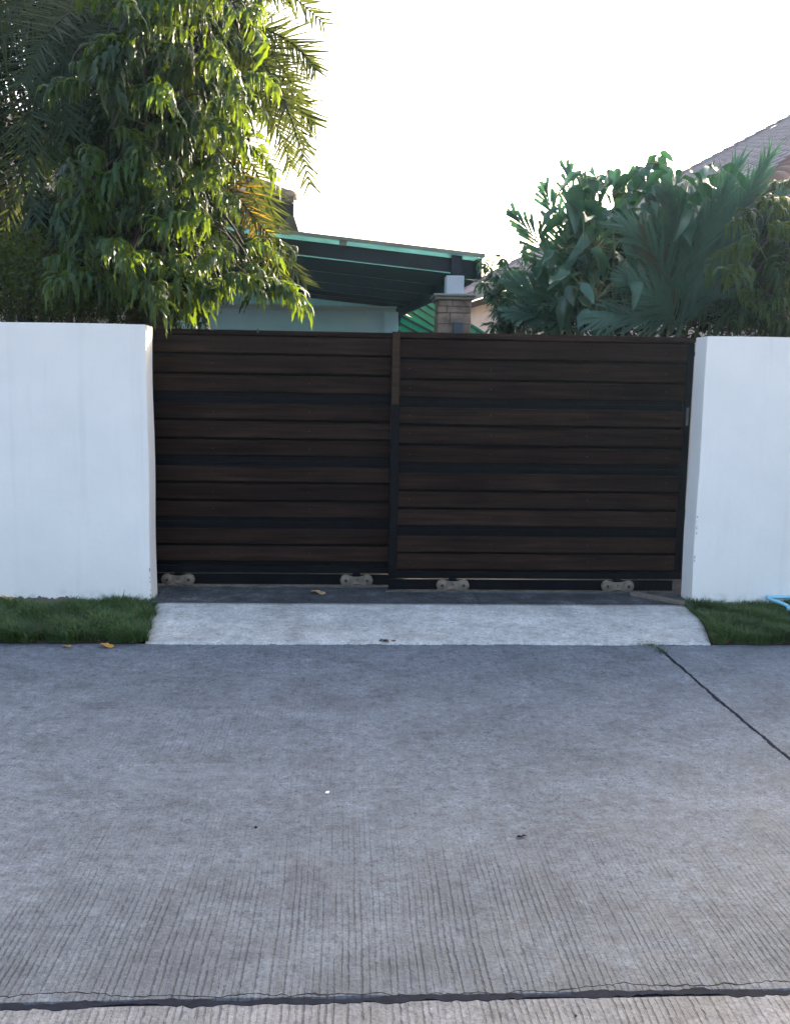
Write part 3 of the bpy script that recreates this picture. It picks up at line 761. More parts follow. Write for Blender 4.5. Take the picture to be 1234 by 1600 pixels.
MB().add([(ccx - 9, 12.05, cz - .12), (ccx - .05, 12.05, cz - .12), (ccx - .05, 20, cz - .12), (ccx - 9, 20, cz - .12), (ccx - 8.4, 12.8, cz - .42), (ccx - .30, 12.25, cz - .40), (ccx - 1.5, 19.4, cz - .42), (ccx - 8.4, 19.4, cz - .42)],
         [(0, 1, 5, 4), (1, 2, 6, 5), (2, 3, 7, 6), (3, 0, 4, 7), (7, 4, 5, 6), (3, 2, 1, 0)]).obj('soffit', M['fascia'], hl)
cap_tiles(A_ + Vector((-.08, .08, .05)), T1 + Vector((0, 0, .06)), hl, M['tile_brown'], .15)
tm2 = tile_mesh(.26, .36, M['tile_brown'])
sl_ = math.atan2(2.0, 4.0); bs2 = Matrix(((1, 0, 0), (0, math.cos(sl_), math.sin(sl_)), (0, -math.sin(sl_), math.cos(sl_)))).transposed().to_4x4()
for j in range(6):
    for i in range(9):
        x = ccx - .26 * (i + 1) - .33 * .9 * j
        if x < ccx - 3: continue
        P = Vector((x, 12 + .31 * j * math.cos(sl_) - .03, cz + .06 + .31 * j * math.sin(sl_)))
        o = link('tile', tm2, None, hl); o.matrix_local = Matrix.Translation(P - hl.location) @ bs2
MB().box((ccx - 8.2, 13.2, .066), (ccx - 2.2, 19, cz - .43)).obj('wall', M['beige'], hl)

# ------------------------------------------------------------------ LEAF SHAPES (local: base at origin, tip along +X, up +Z)
def leaf_tpl(L, Wd, seg=5, droop=.25, fold=.25, wave=0.0, shape='lance', nw=5, seed=0):
    r_ = random.Random(seed); V, Q = [], []
    for i in range(seg + 1):
        t = i / seg
        if shape == 'lance': w_ = math.sin(math.pi * min(1, t * .94 + .05) ** .8) ** .8
        elif shape == 'heart': w_ = (math.sin(math.pi * t ** .72) ** .85) if 0 < t < 1 else .04
        elif shape == 'trunc': w_ = .12 + .88 * min(1, t * 1.15)
        else: w_ = 1 - t ** 1.6
        w_ = max(w_, .04) * Wd / 2
        a = droop * t * t; x, z = L * (t - .15 * droop * t * t), -L * a * .9
        wv = wave * math.sin(nw * math.pi * t + seed)
        V += [(x, -w_, z + w_ * fold + wv * w_), (x, 0, z), (x, w_, z + w_ * fold - wv * w_)]
    for i in range(seg):
        k = i * 3; Q += [(k, k + 1, k + 4, k + 3), (k + 1, k + 2, k + 5, k + 4)]
    return np.array(V), np.array(Q)
def frame(d, upv=(0, 0, 1), roll=0.0):
    d = Vector(d).normalized(); u = Vector(upv); s_ = u.cross(d)
    if s_.length < 1e-3: s_ = Vector((1, 0, 0)).cross(d)
    s_.normalize(); n_ = d.cross(s_)
    c, q_ = math.cos(roll), math.sin(roll); s2 = s_ * c + n_ * q_; n2 = n_ * c - s_ * q_
    return np.array([[d.x, s2.x, n2.x], [d.y, s2.y, n2.y], [d.z, s2.z, n2.z]])
def bez(p0, p1, p2, t): return p0 * (1 - t) ** 2 + p1 * 2 * t * (1 - t) + p2 * t * t

# weeping leaf cluster: short twig with narrow wavy leaves that hang
def hang_leaf(p, d0, L, wd, r_, fall=2.2, seg=9):
    """narrow crinkled leaf that leaves the twig along d0 and bends down under its own weight"""
    d0 = Vector(d0).normalized(); pos = Vector(p); V = []; Q = []; ph = r_.uniform(0, 6); k_ = r_.uniform(2.2, 3.6); rl = r_.uniform(-1.4, 1.4)
    dn = Vector((r_.uniform(-.22, .22), r_.uniform(-.22, .22), -1))
    side0 = d0.cross(Vector((0, 0, 1))); side0 = side0.normalized() if side0.length > .05 else Vector((1, 0, 0))
    for i in range(seg + 1):
        t = i / seg; d = d0.lerp(dn, min(1, t * fall)).normalized(); n_ = side0.cross(d).normalized()
        sd = (side0 * math.cos(rl * t) + n_ * math.sin(rl * t)); up = d.cross(sd)
        w_ = wd * .5 * max(.05, math.sin(math.pi * min(1, t * .93 + .05) ** .75)) ** .8; wv = .5 * math.sin(k_ * math.pi * t * 2 + ph)
        wl, wr = w_ * (1.28 if i % 2 else .74), w_ * (.74 if i % 2 else 1.28)
        V += [pos - sd * wl + up * w_ * (.35 + wv), pos.copy(), pos + sd * wr + up * w_ * (.35 - wv)]
        pos = pos + d * (L / seg)
    for i in range(seg):
        k = i * 3; Q += [(k, k + 1, k + 4, k + 3), (k + 1, k + 2, k + 5, k + 4)]
    return np.array([v[:] for v in V]), np.array(Q)
def cluster(seed, n=26, tw=.22, L=(.16, .27), wr=(.10, .17)):
    r_ = random.Random(seed); bag = Bag(); dr = r_.uniform(.12, .42)
    tw_pts = [Vector((tw * t, .03 * math.sin(t * 3 + seed), .07 * math.sin(t * 2.2) - dr * tw * t * t * 2.2)) for t in (0, .25, .5, .75, 1)]
    bag.tube(tw_pts, [.005, .004, .0035, .003, .002], 4)
    for i in range(n):
        t = .05 + .95 * i / (n - 1); k = min(3, int(t * 4)); p = tw_pts[k].lerp(tw_pts[k + 1], t * 4 - k)
        a = (1 if i % 2 else -1) * r_.uniform(.2, 1.7); d = Vector((math.cos(a) * .7 + .2, math.sin(a), r_.uniform(-.6, .6)))
        LL = r_.uniform(*L) * (1 - .2 * (1 - t)); V, Q = hang_leaf(p, d, LL, LL * r_.uniform(*wr), r_, r_.choice((.9, 1.3, 1.8, 2.6, 3.4))); bag.add(V, Q)
    return bag
clb = [cluster(100 + i, rng.randint(16, 36), rng.uniform(.16, .34)) for i in range(9)]
hbb = [cluster(200 + i, rng.randint(40, 56), rng.uniform(.30, .42), (.17, .30)) for i in range(6)]
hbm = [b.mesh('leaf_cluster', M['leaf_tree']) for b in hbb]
clm = [b.mesh('leaf_cluster', M['leaf_tree_shade']) for b in clb] + [b.mesh('leaf_cluster', M['leaf_tree']) for b in clb[4:]]
def inpoly(x, y, P):
    c = False; j = len(P) - 1
    for i in range(len(P)):
        if (P[i][1] > y) != (P[j][1] > y) and x < (P[j][0] - P[i][0]) * (y - P[i][1]) / (P[j][1] - P[i][1]) + P[i][0]: c = not c
        j = i
    return c
def limb(bag, p, q, r0, r1, sag=.15, seg=7, r_=rng, sides=7):
    p, q = Vector(p), Vector(q); m = (p + q) / 2 + Vector((r_.uniform(-.1, .1), r_.uniform(-.1, .1), sag))
    bag.tube([bez(p, m, q, i / seg) for i in range(seg + 1)], [r0 + (r1 - r0) * i / seg for i in range(seg + 1)], sides)

def weeping_tree(name, label, poly, ylo, yhi, trunk, nfront, nback, seed, heroes=(), scale=1.0):
    r_ = random.Random(seed); t = empty(name, (trunk[0], trunk[1], .05), label=label, cat='tree')
    base = Vector((trunk[0], trunk[1], .05)); top = Vector((trunk[0] + .15, trunk[1] + .1, trunk[2]))
    bb = Bag(); pts = [base.lerp(top, i / 8) + Vector((.05 * math.sin(i * 1.3), .04 * math.cos(i), 0)) for i in range(9)]
    bb.tube(pts, [.13 - .010 * i for i in range(9)], 10)
    link('trunk', bb.mesh('trunk', M['bark'], t.location, True), None, t)
    xs = [p[0] for p in poly]; ys = [p[1] for p in poly]; got = []
    def sample():
        while True:
            x, y = r_.uniform(min(xs), max(xs)), r_.uniform(min(ys), max(ys))
            if inpoly(x, y, poly): return x, y
    # best-candidate spacing gives even coverage without a grid
    for (x, y, sz) in heroes: got.append((x, y, r_.uniform(ylo - .15, ylo + .35)))
    for i in range(nfront):
        best, bd = None, -1
        for _ in range(3):
            x, y = sample()
            if math.sin(x * .045 + seed) * math.sin(y * .038 + 1.3 * seed) + .35 * math.sin(x * .11 + y * .09) < -.42: continue
            d = min([(x - a) ** 2 + (y - b) ** 2 for a, b, _ in got] or [1e9])
            if d > bd: best, bd = (x, y), d
        if best: got.append((*best, r_.uniform(ylo, ylo + (yhi - ylo) * .7)))
    lb = Bag()
    for i, (x, y, Y) in enumerate(got):
        P = at(x, y, Y); s_ = scale * r_.uniform(.62, 1.25)
        out = Vector((P.x - trunk[0], P.y - trunk[1] - .6, 0)); az = math.atan2(out.y, out.x) + r_.uniform(-1.1, 1.1)
        mt = Matrix.Translation(P - t.location) @ Matrix.Rotation(az, 4, 'Z') @ Matrix.Rotation(r_.uniform(-.35, .6), 4, 'Y') @ Matrix.Scale(s_, 4)
        me = clm[r_.randrange(len(clm))]
        if i < len(heroes): me = hbm[i % len(hbm)]; s_ = heroes[i][2] / 85; mt = Matrix.Translation(P - t.location) @ Matrix.Rotation(r_.choice((-.5, .3, 2.7, 3.6)) + r_.uniform(-.5, .5), 4, 'Z') @ Matrix.Scale(s_, 4)
        o = link('leaf_cluster', me, None, t); o.matrix_local = mt
        if i % 5 == 0:
            h = min(max(P.z + .5, 2.2), trunk[2]); s0 = base.lerp(top, (h - .05) / (trunk[2] - .05)); limb(lb, s0, P, .032, .006, .35, 8, r_, 6)
        elif i:                 # fine twig to a nearby limb start
            Q_ = P + Vector((trunk[0] - P.x, trunk[1] - P.y, 0)).normalized() * .45 + Vector((0, 0, r_.uniform(.1, .4))); limb(lb, Q_, P, .008, .004, .08, 4, r_, 4)
    link('limbs', lb.mesh('limb', M['twig'], t.location, True), None, t).name = 'limb_work'
    fb = Bag()
    for i in range(nback):
        x, y = sample(); P = at(x - 12, y - 4, r_.uniform(ylo + (yhi - ylo) * .5, yhi)); b = clb[i % len(clb)]
        Mx = np.array((Matrix.Rotation(r_.uniform(0, 6.28), 3, 'Z') @ Matrix.Rotation(r_.uniform(-.4, .5), 3, 'Y') @ Matrix.Scale(r_.uniform(.8, 1.3), 3)))
        fb.add(np.concatenate(b.V), np.concatenate(b.Q), Mx, P)
    link('crown_foliage', fb.mesh('crown_foliage', M['leaf_tree_shade'], t.location), None, t, kind='stuff')
    return t
polyA = [(190, -60), (405, -60), (390, 30), (345, 60), (362, 110), (382, 150), (345, 195), (372, 245), (378, 310), (398, 365), (408, 420), (385, 455), (350, 450), (320, 470), (285, 450), (240, 465), (200, 445), (150, 460), (100, 440), (85, 380), (70, 310), (125, 250), (165, 160), (180, 60)]
heroes = [(300, 12, 95), (358, 2, 80), (262, 40, 70), (352, 98, 95), (378, 118, 60), (252, 118, 70), (312, 192, 85), (282, 150, 70), (366, 228, 75), (262, 272, 110), (348, 276, 70), (110, 102, 60), (142, 130, 70), (168, 286, 65), (200, 292, 70), (86, 318, 72), (168, 382, 80), (205, 398, 60), (122, 432, 75), (186, 440, 62), (258, 405, 85), (330, 342, 85), (398, 438, 85), (372, 396, 65), (302, 440, 62), (150, 438, 80), (222, 446, 75), (286, 452, 80), (342, 452, 85), (70, 405, 70), (408, 452, 70), (225, 200, 70), (175, 200, 65), (300, 330, 80), (345, 430, 70), (235, 345, 70), (205, 60, 70), (170, 20, 60)]
weeping_tree('weeping_leaf_tree', 'tall tree with long hanging wavy leaves glowing yellow green, over the left wall', polyA, 7.15, 9.1, (-1.75, 8.3, 6.2), 175, 430, 5, heroes)

# ------------------------------------------------------------------ PALMS
def frond(bag, p0, p1, p2, n, LL, wd, shape='lin', ang=(58, 22), vee=.35, droop=.15, rr=(.014, .003), start=.12, r_=rng, tipw=1.0, ref=(0, 0, 1)):
    p0, p1, p2 = Vector(p0), Vector(p1), Vector(p2)
    bag.tube([bez(p0, p1, p2, i / 12) for i in range(13)], [rr[0] + (rr[1] - rr[0]) * i / 12 for i in range(13)], 5)
    for i in range(n):
        t = start + (1 - start) * (i + .5) / n; p = bez(p0, p1, p2, t); d = (bez(p0, p1, p2, min(1, t + .02)) - bez(p0, p1, p2, t - .02)).normalized()
        side = d.cross(Vector(ref))
        if side.length < .05: side = d.cross(Vector((0, 1, 0)))
        side.normalize(); up = side.cross(d)
        prof = (.45 + .55 * math.sin(math.pi * min(1, .15 + t * .85) ** .9)) if t < .97 else .5
        a = R(ang[0] + (ang[1] - ang[0]) * t)
        for s_ in (-1, 1):
            aa = a + r_.uniform(-.22, .22); vv_ = vee + r_.uniform(-.35, .35)
            dd = d * math.cos(aa) + (side * s_ * math.cos(vv_) + up * math.sin(vv_)) * math.sin(aa)
            L_ = LL * prof * r_.uniform(.85, 1.1); V, Q = leaf_tpl(L_, wd * (tipw if t > .9 else 1), 3, droop * r_.uniform(.4, 1.5), .3, 0, shape, 3, i)
            bag.add(V, Q, frame(dd, up, r_.uniform(-.35, .35)), p)
def PX(x, y, Y): return at(x, y, Y)
dp = empty('date_palm', at(215, 60, 9.3).xy[:] + (.06,), label='feathery palm with spiky arching fronds rising behind the weeping tree', cat='palm')
C = at(215, 30, 9.3)
tb = Bag(); n = 26
tb.tube([Vector((C.x, C.y, .05 + (C.z - .05) * i / n)) for i in range(n + 1)], [.17 + (.018 if i % 2 else -.004) for i in range(n + 1)], 12)
link('trunk', tb.mesh('trunk', M['palm_bark'], dp.location, False), None, dp)
FR_ = [((440, 10, 9.0), (494, 110, 8.8), .5), ((425, 100, 9.2), (492, 195, 9.0), .5), ((400, 60, 9.4), (455, 260, 9.3), .5), ((330, -140, 8.9), (507, 38, 8.4), .5), ((420, -30, 8.8), (484, 290, 8.3), .5), ((400, 10, 9.2), (478, 235, 8.9), .5), ((395, -20, 9.0), (470, 160, 8.7), .46),
       ((350, 120, 9.0), (440, 440, 8.5), .42), ((380, 180, 9.4), (432, 350, 9.1), .45), ((350, 60, 9.3), (430, 190, 9.1), .5), ((330, -60, 10), (420, 110, 10.3), .5), ((250, -200, 9.8), (390, -120, 10), .5),
       ((10, 20, 7.9), (54, 338, 7.4), .55), ((130, 0, 7.8), (195, 185, 7.3), .48), ((90, -40, 8.2), (40, 130, 7.5), .55), ((60, 0, 8.0), (110, 210, 7.6), .5), ((-30, -40, 9), (-90, 250, 8.2), .5), ((190, -250, 9.5), (120, -160, 9.5), .5),
       ((110, 90, 8.8), (110, 330, 8.2), .48), ((80, 60, 10), (-10, 420, 9.6), .5), ((60, 60, 8.2), (85, 250, 7.8), .45), ((40, -60, 8.8), (-40, 60, 8.4), .5)]
for i, (m_, e_, L_) in enumerate(FR_):
    b = Bag(); frond(b, C, PX(*m_), PX(*e_), 60, L_, .021, 'lin', (66, 34), .14, .06, (.020, .004), .14, rng, 1, (rng.uniform(-.15, .15), -1, rng.uniform(.0, .35)))
    link('frond', b.mesh('frond', M['leaf_palm'], dp.location), None, dp)
b = Bag(); frond(b, at(330, 200, 8.9), at(385, 330, 8.6), at(425, 400, 8.3), 26, .30, .02, 'lin', (62, 30), .3, .1, (.008, .003), .1, rng, 1, (0, -1, .4))
link('frond', b.mesh('frond', M['leaf_palm_dry'], dp.location), None, dp, label='yellow and orange withered frond')
b = Bag(); frond(b, at(250, 180, 9.0), at(340, 260, 8.6), at(480, 490 - 45, 8.2), 56, .36, .02, 'lin', (60, 26), .35, .1, (.012, .003), .1, rng, 1, (.2, -1, .5))
link('frond', b.mesh('frond', M['leaf_palm'], dp.location), None, dp)

# dense small-leaved masses that close the view on the left
def leafy_mass(name, label, cat, boxes, n, L, mat, seed, trunk=None):
    r_ = random.Random(seed); npr = np.random.RandomState(seed)
    x_, y_, Y_ = boxes[0][0], boxes[0][1], boxes[0][2]; c = at(x_, y_, Y_)
    t = empty(name, (c.x, c.y, .05), label=label, cat=cat)
    tb = Bag(); 
    for k in range(3):
        q = Vector((c.x + r_.uniform(-.5, .5), c.y + r_.uniform(-.3, .3), c.z)); limb(tb, (c.x + .1 * k, c.y, .05), q, .05, .02, .1, 8, r_)
    for (bx, by, Y, rx, ry, rd) in boxes:
        for k in range(5):
            a_ = at(bx + r_.uniform(-.5, .5) * rx, by + r_.uniform(-.5, .5) * ry, Y); limb(tb, (c.x, c.y, max(.4, a_.z - 1.2)), a_, .025, .006, .1, 6, r_, 5)
    link('stems', tb.mesh('stem', M['bark'], t.location, True), None, t).name = 'stem_work'
    bag = Bag(); V, Q = leaf_tpl(1, .42, 2, .25, .25, 0, 'lance')
    tot = sum(b_[3] * b_[4] for b_ in boxes)
    for (bx, by, Y, rx, ry, rd) in boxes:
        m = int(n * rx * ry / tot); nc = max(4, m // 14)
        for k in range(nc):
            while True:
                u = npr.uniform(-1, 1, 3)
                if u @ u < 1 and u @ u > .12: break
            P = at(bx + rx * u[0], by + ry * u[1], Y + rd * u[2])
            for q in range(14):
                o = npr.normal(0, 1, 3) * L * .9; d = npr.normal(0, 1, 3) + np.array([0, 0, -.3])
                bag.add(V * L * npr.uniform(.6, 1.25), Q, frame(d, npr.normal(0, 1, 3)), np.array(P) + o)
    link('foliage', bag.mesh('foliage', mat, t.location), None, t, kind='stuff')
    return t
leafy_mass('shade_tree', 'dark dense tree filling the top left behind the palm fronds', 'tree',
           [(60, 120, 10.2, 190, 170, .9), (250, 200, 10.0, 110, 190, .8), (-60, 330, 10.5, 150, 200, .9), (200, 380, 9.6, 150, 110, .6), (130, 20, 10.5, 200, 120, .8), (300, 60, 10.4, 70, 90, .5)], 30000, .085, M['leaf_deep_shade'], 31)
leafy_mass('garden_hedge', 'small leaved hedge just behind the left wall, its top catching the sun', 'hedge',
           [(40, 450, 7.8, 90, 62, .35), (20, 400, 7.9, 80, 40, .3), (-80, 430, 7.8, 70, 90, .3), (120, 470, 8.0, 80, 45, .3), (230, 480, 9.2, 110, 40, .25)], 15000, .042, M['leaf_hedge'], 32)

# ------------------------------------------------------------------ RIGHT-HAND PLANTING
def stems(parent, base, tips, r0, r1, mat, name='stem'):
    for q in tips:
        b = Bag(); limb(b, base, q, r0, r1, .12, 8); link(name, b.mesh(name, mat, parent.location, True), None, parent)
def clump_palm(name, label, base, fr, LL, wd, shape, mat, n, stem_mat, ang=(46, 16), vee=.25, droop=.2, tipw=1.0):
    t = empty(name, (base[0], base[1], .066), label=label, cat='palm')
    for i, (m_, e_) in enumerate(fr):
        b = Bag(); b0 = Vector(base) + Vector((rng.uniform(-.08, .08), rng.uniform(-.08, .08), rng.uniform(-.1, .1)))
        frond(b, b0, PX(*m_), PX(*e_), n, LL, wd, shape, ang, vee, droop, (.012, .003), .22, rng, tipw, (rng.uniform(-.5, .5), -1, rng.uniform(0, .6)))
        link('frond', b.mesh('frond', mat if i != 9 else M['leaf_olive'], t.location), None, t)
    for k in range(3):
        b = Bag(); x, y = base[0] + rng.uniform(-.12, .12), base[1] + rng.uniform(-.1, .1)
        b.tube([Vector((x, y, .06)), Vector((x + .03, y, base[2] * .5)), Vector((base[0], base[1], base[2] + .02))], [.035, .03, .022], 8)
        link('cane', b.mesh('cane', stem_mat, t.location, True), None, t)
    return t
# upright feather palm with red crownshafts (centre of the right group)
bA = at(1060, 520, 8.0)
clump_palm('feather_palm', 'upright palm clump with reddish stems and long dense leaflets beside the right wall end', bA, [
    ((1060, 400, 7.7), (968, 350, 7.5)), ((1062, 380, 7.8), (1045, 310, 7.6)), ((1080, 400, 7.8), (1130, 300, 7.5)), ((1110, 420, 7.9), (1200, 245, 7.7)), ((1100, 400, 8.2), (1165, 290, 8.1)),
    ((1120, 440, 8.0), (1235, 330, 7.9)), ((1040, 470, 7.7), (985, 440, 7.6)), ((1030, 480, 7.7), (930, 500, 7.5)), ((1090, 480, 7.8), (1145, 420, 7.6)), ((1040, 440, 7.8), (1010, 370, 7.6)), ((1070, 420, 8.3), (1085, 310, 8.3)), ((1095, 380, 7.9), (1150, 262, 7.8)), ((1115, 400, 7.9), (1190, 275, 7.8)), ((1130, 440, 7.8), (1215, 310, 7.7))],
    .46, .024, 'lin', M['leaf_fan'], 40, M['red_stem'], (44, 14), .15, .30)
# broad-tipped palm at the left edge of the group
bB = at(905, 520, 8.5)
clump_palm('fishtail_palm', 'broad leaflet palm with blunt fan tips at the left edge of the right hand plants', bB, [
    ((875, 410, 8.5), (806, 340, 8.4)), ((900, 370, 8.5), (888, 272, 8.4)), ((885, 390, 8.6), (852, 300, 8.6)), ((900, 390, 8.4), (910, 285, 8.4)), ((860, 470, 8.2), (800, 440, 8.1)), ((865, 490, 8.2), (800, 490, 8.0)), ((905, 420, 8.3), (915, 320, 8.3)), ((880, 470, 8.1), (850, 430, 7.9))],
    .30, .034, 'trunc', M['leaf_fan'], 24, M['stem_green'], (50, 14), .05, .10, 1.2)
# big-leaved shrub: every leaf a part
bl = empty('broad_leaf_shrub', at(985, 500, 8.3).xy[:] + (.066,), label='tall shrub with large drooping leaves, its topmost shoot standing against the white sky', cat='shrub')
LBV = [leaf_tpl(1, .42, 9, d_, f_, .28, 'heart', 3.5, s_) for s_, (d_, f_) in enumerate(((.45, .5), (.75, .8), (.25, .35), (1.1, .6)))]
LBM = [quads('leaf', V, Q, M['leaf_big'], True) for V, Q in LBV]
polyB = [(880, 290), (910, 265), (960, 262), (1000, 245), (1035, 250), (1060, 262), (1130, 255), (1160, 290), (1130, 330), (1050, 360), (1000, 420), (975, 440), (940, 515), (880, 515), (870, 440), (860, 380), (865, 330)]
r_ = random.Random(77); sb = bl.location; got = []
tips = [(1028, 240, 8.2), (905, 290, 8.3), (960, 290, 8.2), (1100, 280, 8.4), (1060, 290, 8.3), (930, 370, 8.0), (990, 350, 8.0), (930, 450, 7.8)]
for (x, y, Y) in tips:
    b = Bag(); limb(b, (sb.x, sb.y, .07), at(x, y, Y), .022, .006, .2, 9, r_, 6); link('stem', b.mesh('stem', M['stem_green'], sb, True), None, bl)
spots = [(1030, 238, 8.15, 0), (1028, 242, 8.2, 2.4), (1035, 240, 8.2, 1.2), (1024, 250, 8.2, 3.6), (1030, 262, 8.2, 5.4), (1020, 275, 8.2, .6), (1034, 280, 8.2, 2.9)]
while len(spots) < 215:
    best, bd = None, -1
    for _ in range(5):
        x, y = r_.uniform(850, 1150), r_.uniform(228, 515)
        if math.sin(x * .05 + 1) * math.sin(y * .047) < -.55: continue
        if not inpoly(x, y, polyB): continue
        d = min([(x - a[0]) ** 2 + (y - a[1]) ** 2 for a in spots]);
        if d > bd: best, bd = (x, y), d
    if best: spots.append((*best, r_.uniform(7.6, 8.4), r_.uniform(0, 6.28)))
pb = Bag()
for i, (x, y, Y, az) in enumerate(spots):
    P = at(x, y, Y); s_ = r_.uniform(.15, .36) * (.72 if i < 7 else 1.0); pit = r_.uniform(-.35, 1.0) if i >= 7 else r_.uniform(-.1, .7)
    o = link('leaf', LBM[i % 4], None, bl)
    o.matrix_local = Matrix.Translation(P - sb) @ Matrix.Rotation(az, 4, 'Z') @ Matrix.Rotation(pit, 4, 'Y') @ Matrix.Rotation(r_.uniform(-.8, .8), 4, 'X') @ Matrix.Scale(s_, 4)
    q = Vector(at(*tips[min(range(len(tips)), key=lambda k: (tips[k][0] - x) ** 2 + (tips[k][1] - y) ** 2)]))
    if (q - P).length < .7: limb(pb, q + Vector((0, 0, -.1)), P, .005, .003, .03, 4, r_, 4)
link('petioles', pb.mesh('petiole', M['stem_green'], sb, True), None, bl).name = 'petiole_work'
# weeping tree at the right frame edge
polyC = [(1140, 350), (1175, 325), (1215, 305), (1290, 290), (1330, 400), (1330, 505), (1150, 505), (1135, 450)]
wt = weeping_tree('weeping_leaf_tree', 'smaller tree with hanging wavy leaves at the right edge, above the right wall', polyC, 7.2, 8.4, (4.1, 8.1, 3.4), 60, 130, 9, [(1165, 425, 80), (1215, 440, 80), (1195, 350, 70), (1228, 320, 70), (1180, 385, 75), (1225, 390, 75), (1150, 455, 60), (1200, 470, 60), (1240, 350, 70)], scale=.9)
# thin airy shrub at the left of the group, over the house eave
def airy(name, label, base, tips_, L, wd, mat, seed, n=16):
    r_ = random.Random(seed); t = empty(name, (base[0], base[1], .066), label=label, cat='shrub'); V, Q = leaf_tpl(1, wd, 3, .3, .3, 0, 'lance')
    for (x, y, Y) in tips_:
        b = Bag(); e_ = at(x, y, Y); m_ = Vector(base).lerp(e_, .6) + Vector((0, 0, .25)); b0 = Vector((base[0], base[1], max(.1, base[2] - .3)))
        b.tube([bez(b0, m_, e_, i / 10) for i in range(11)], [.008 - .0006 * i for i in range(11)], 5)
        for i in range(n):
            tt = .35 + .65 * i / (n - 1); p = bez(b0, m_, e_, tt)
            for k in range(3):
                d = Vector((r_.gauss(0, 1), r_.gauss(0, 1), r_.gauss(-.3, .6))); b.add(V * L * r_.uniform(.6, 1.2), Q, frame(d, (0, 0, 1), r_.uniform(-.6, .6)), p + d.normalized() * .02)
        link('branch', b.mesh('branch', mat, t.location), None, t)
    return t
airy('fine_leaf_shrub', 'thin airy shrub with small leaves in front of the far tiled roof', at(805, 525, 8.6),
     [(752, 405, 8.5), (770, 425, 8.4), (785, 400, 8.6), (760, 455, 8.3), (790, 440, 8.3), (815, 420, 8.6), (775, 490, 8.2), (795, 470, 8.2), (820, 380, 8.7), (830, 450, 8.2), (765, 515, 8.2), (800, 505, 8.1), (745, 440, 8.5), (840, 410, 8.4), (850, 480, 8.1), (835, 500, 8.1)], .11, .26, M['leaf_fan'], 41, 26)
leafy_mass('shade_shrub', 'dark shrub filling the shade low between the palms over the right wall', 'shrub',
           [(1000, 470, 8.8, 130, 60, .3), (1140, 450, 8.8, 100, 80, .3), (860, 490, 8.9, 60, 45, .25), (1060, 380, 9.0, 90, 60, .3), (930, 400, 9.0, 60, 60, .2)], 12000, .075, M['leaf_deep_shade'], 33)

# ------------------------------------------------------------------ GRASS
def grass(x0, x1, y0, y1, n, seed, label, edge):
    pr = np.random.RandomState(seed)
    X = pr.uniform(x0, x1, n); Y = pr.uniform(y0, y1, n); keep = edge(X, Y) & (Y > YE - .012 + .016 * np.sin(X * 19 + seed) + .012 * np.sin(X * 47)); X, Y = X[keep], Y[keep]; n = len(X)
    cl = (np.sin(X * 7.1 + seed) * np.cos(Y * 9.3) + np.sin(X * 17 + Y * 13)) * .25
    H = (.068 + .040 * cl) * pr.uniform(.35, 1.5, n); az = pr.uniform(0, 2 * np.pi, n); lean = pr.uniform(.1, 1.35, n) * H
    wd = pr.uniform(.0016, .0038, n); px, py = np.cos(az + 1.57) * wd, np.sin(az + 1.57) * wd
    z = np.full(n, .010)
    def row(f, hh, wf):
        cx, cy, cz_ = X + np.cos(az) * lean * f, Y + np.sin(az) * lean * f, z + H * hh
        return np.stack([cx - px * wf, cy - py * wf, cz_], 1), np.stack([cx + px * wf, cy + py * wf, cz_], 1)
    a, b = row(0, 0, 1); c, d = row(.35, .6, .8); e, f = row(1, 1.0 - .12, .15)
    V = np.stack([a, b, d, c, f, e], 1).reshape(-1, 3); k = np.arange(n)[:, None] * 6
    Q = np.concatenate([k + [0, 1, 2, 3], k + [3, 2, 4, 5]], 0)
    c0 = np.array([(x0 + x1) / 2, (y0 + y1) / 2, 0])
    g = link('grass', quads('grass', V - c0, Q, M['grass']), None, None, c0, kind='stuff', label=label, cat='grass')
    pick = np.where(pr.uniform(0, 1, n) < .07)[0]; V2 = V.reshape(n, 6, 3)[pick] * np.array([1, 1, 1.08]) + np.array([.004, -.003, 0]); k2 = np.arange(len(pick))[:, None] * 6
    link('dry_blades', quads('dry_blades', V2.reshape(-1, 3) - c0, np.concatenate([k2 + [0, 1, 2, 3], k2 + [3, 2, 4, 5]], 0), M['grass_dry']), None, g, kind='stuff')
    return g
wl = lambda X, Y: (X < -1.315 - .10 * ((Y - YE) / .84) + .02 * np.sin(Y * 23)) & ((Y < 6.66 + .05 * np.sin(X * 9)) | (X > -2.0))
grass(-3.3, -1.28, YE - .045, 6.745, 62000, 1, 'short dark green grass strip left of the ramp, at the foot of the white wall', wl)
wr = lambda X, Y: (X > 2.46 + .10 * ((Y - YE) / .84) + .06 * np.sin(np.clip((Y - YE) / .84, 0, 1) * 3.14) + .015 * np.sin(Y * 31))
grass(2.42, 4.1, YE - .045, 6.745, 50000, 2, 'short dark green grass strip right of the ramp, round the blue pipe', wr)
def tufts(cx0, x1, y, seed, n, label, sp=.02):
    pr = random.Random(seed); bag = Bag(); V, Q = leaf_tpl(1, .10, 3, .5, .2, 0, 'lance')
    for i in range(n):
        a = pr.uniform(0, 6.28); d = Vector((math.cos(a), math.sin(a), pr.uniform(.2, 1.6))); p = Vector((pr.gauss((cx0 + x1) / 2, (x1 - cx0) / 4), pr.gauss(y, sp), .004))
        bag.add(V * pr.uniform(.012, .035), Q, frame(d), p)
    c = Vector(((cx0 + x1) / 2, y, 0)); return link('weeds', bag.mesh('weeds', M['grass'], c), None, None, c, label=label, cat='weeds', kind='stuff')
g1 = gz(1012, 1007); g2 = gz(918, 1005); g3 = gz(1065, 1006); g4 = gz(1030, 1018)
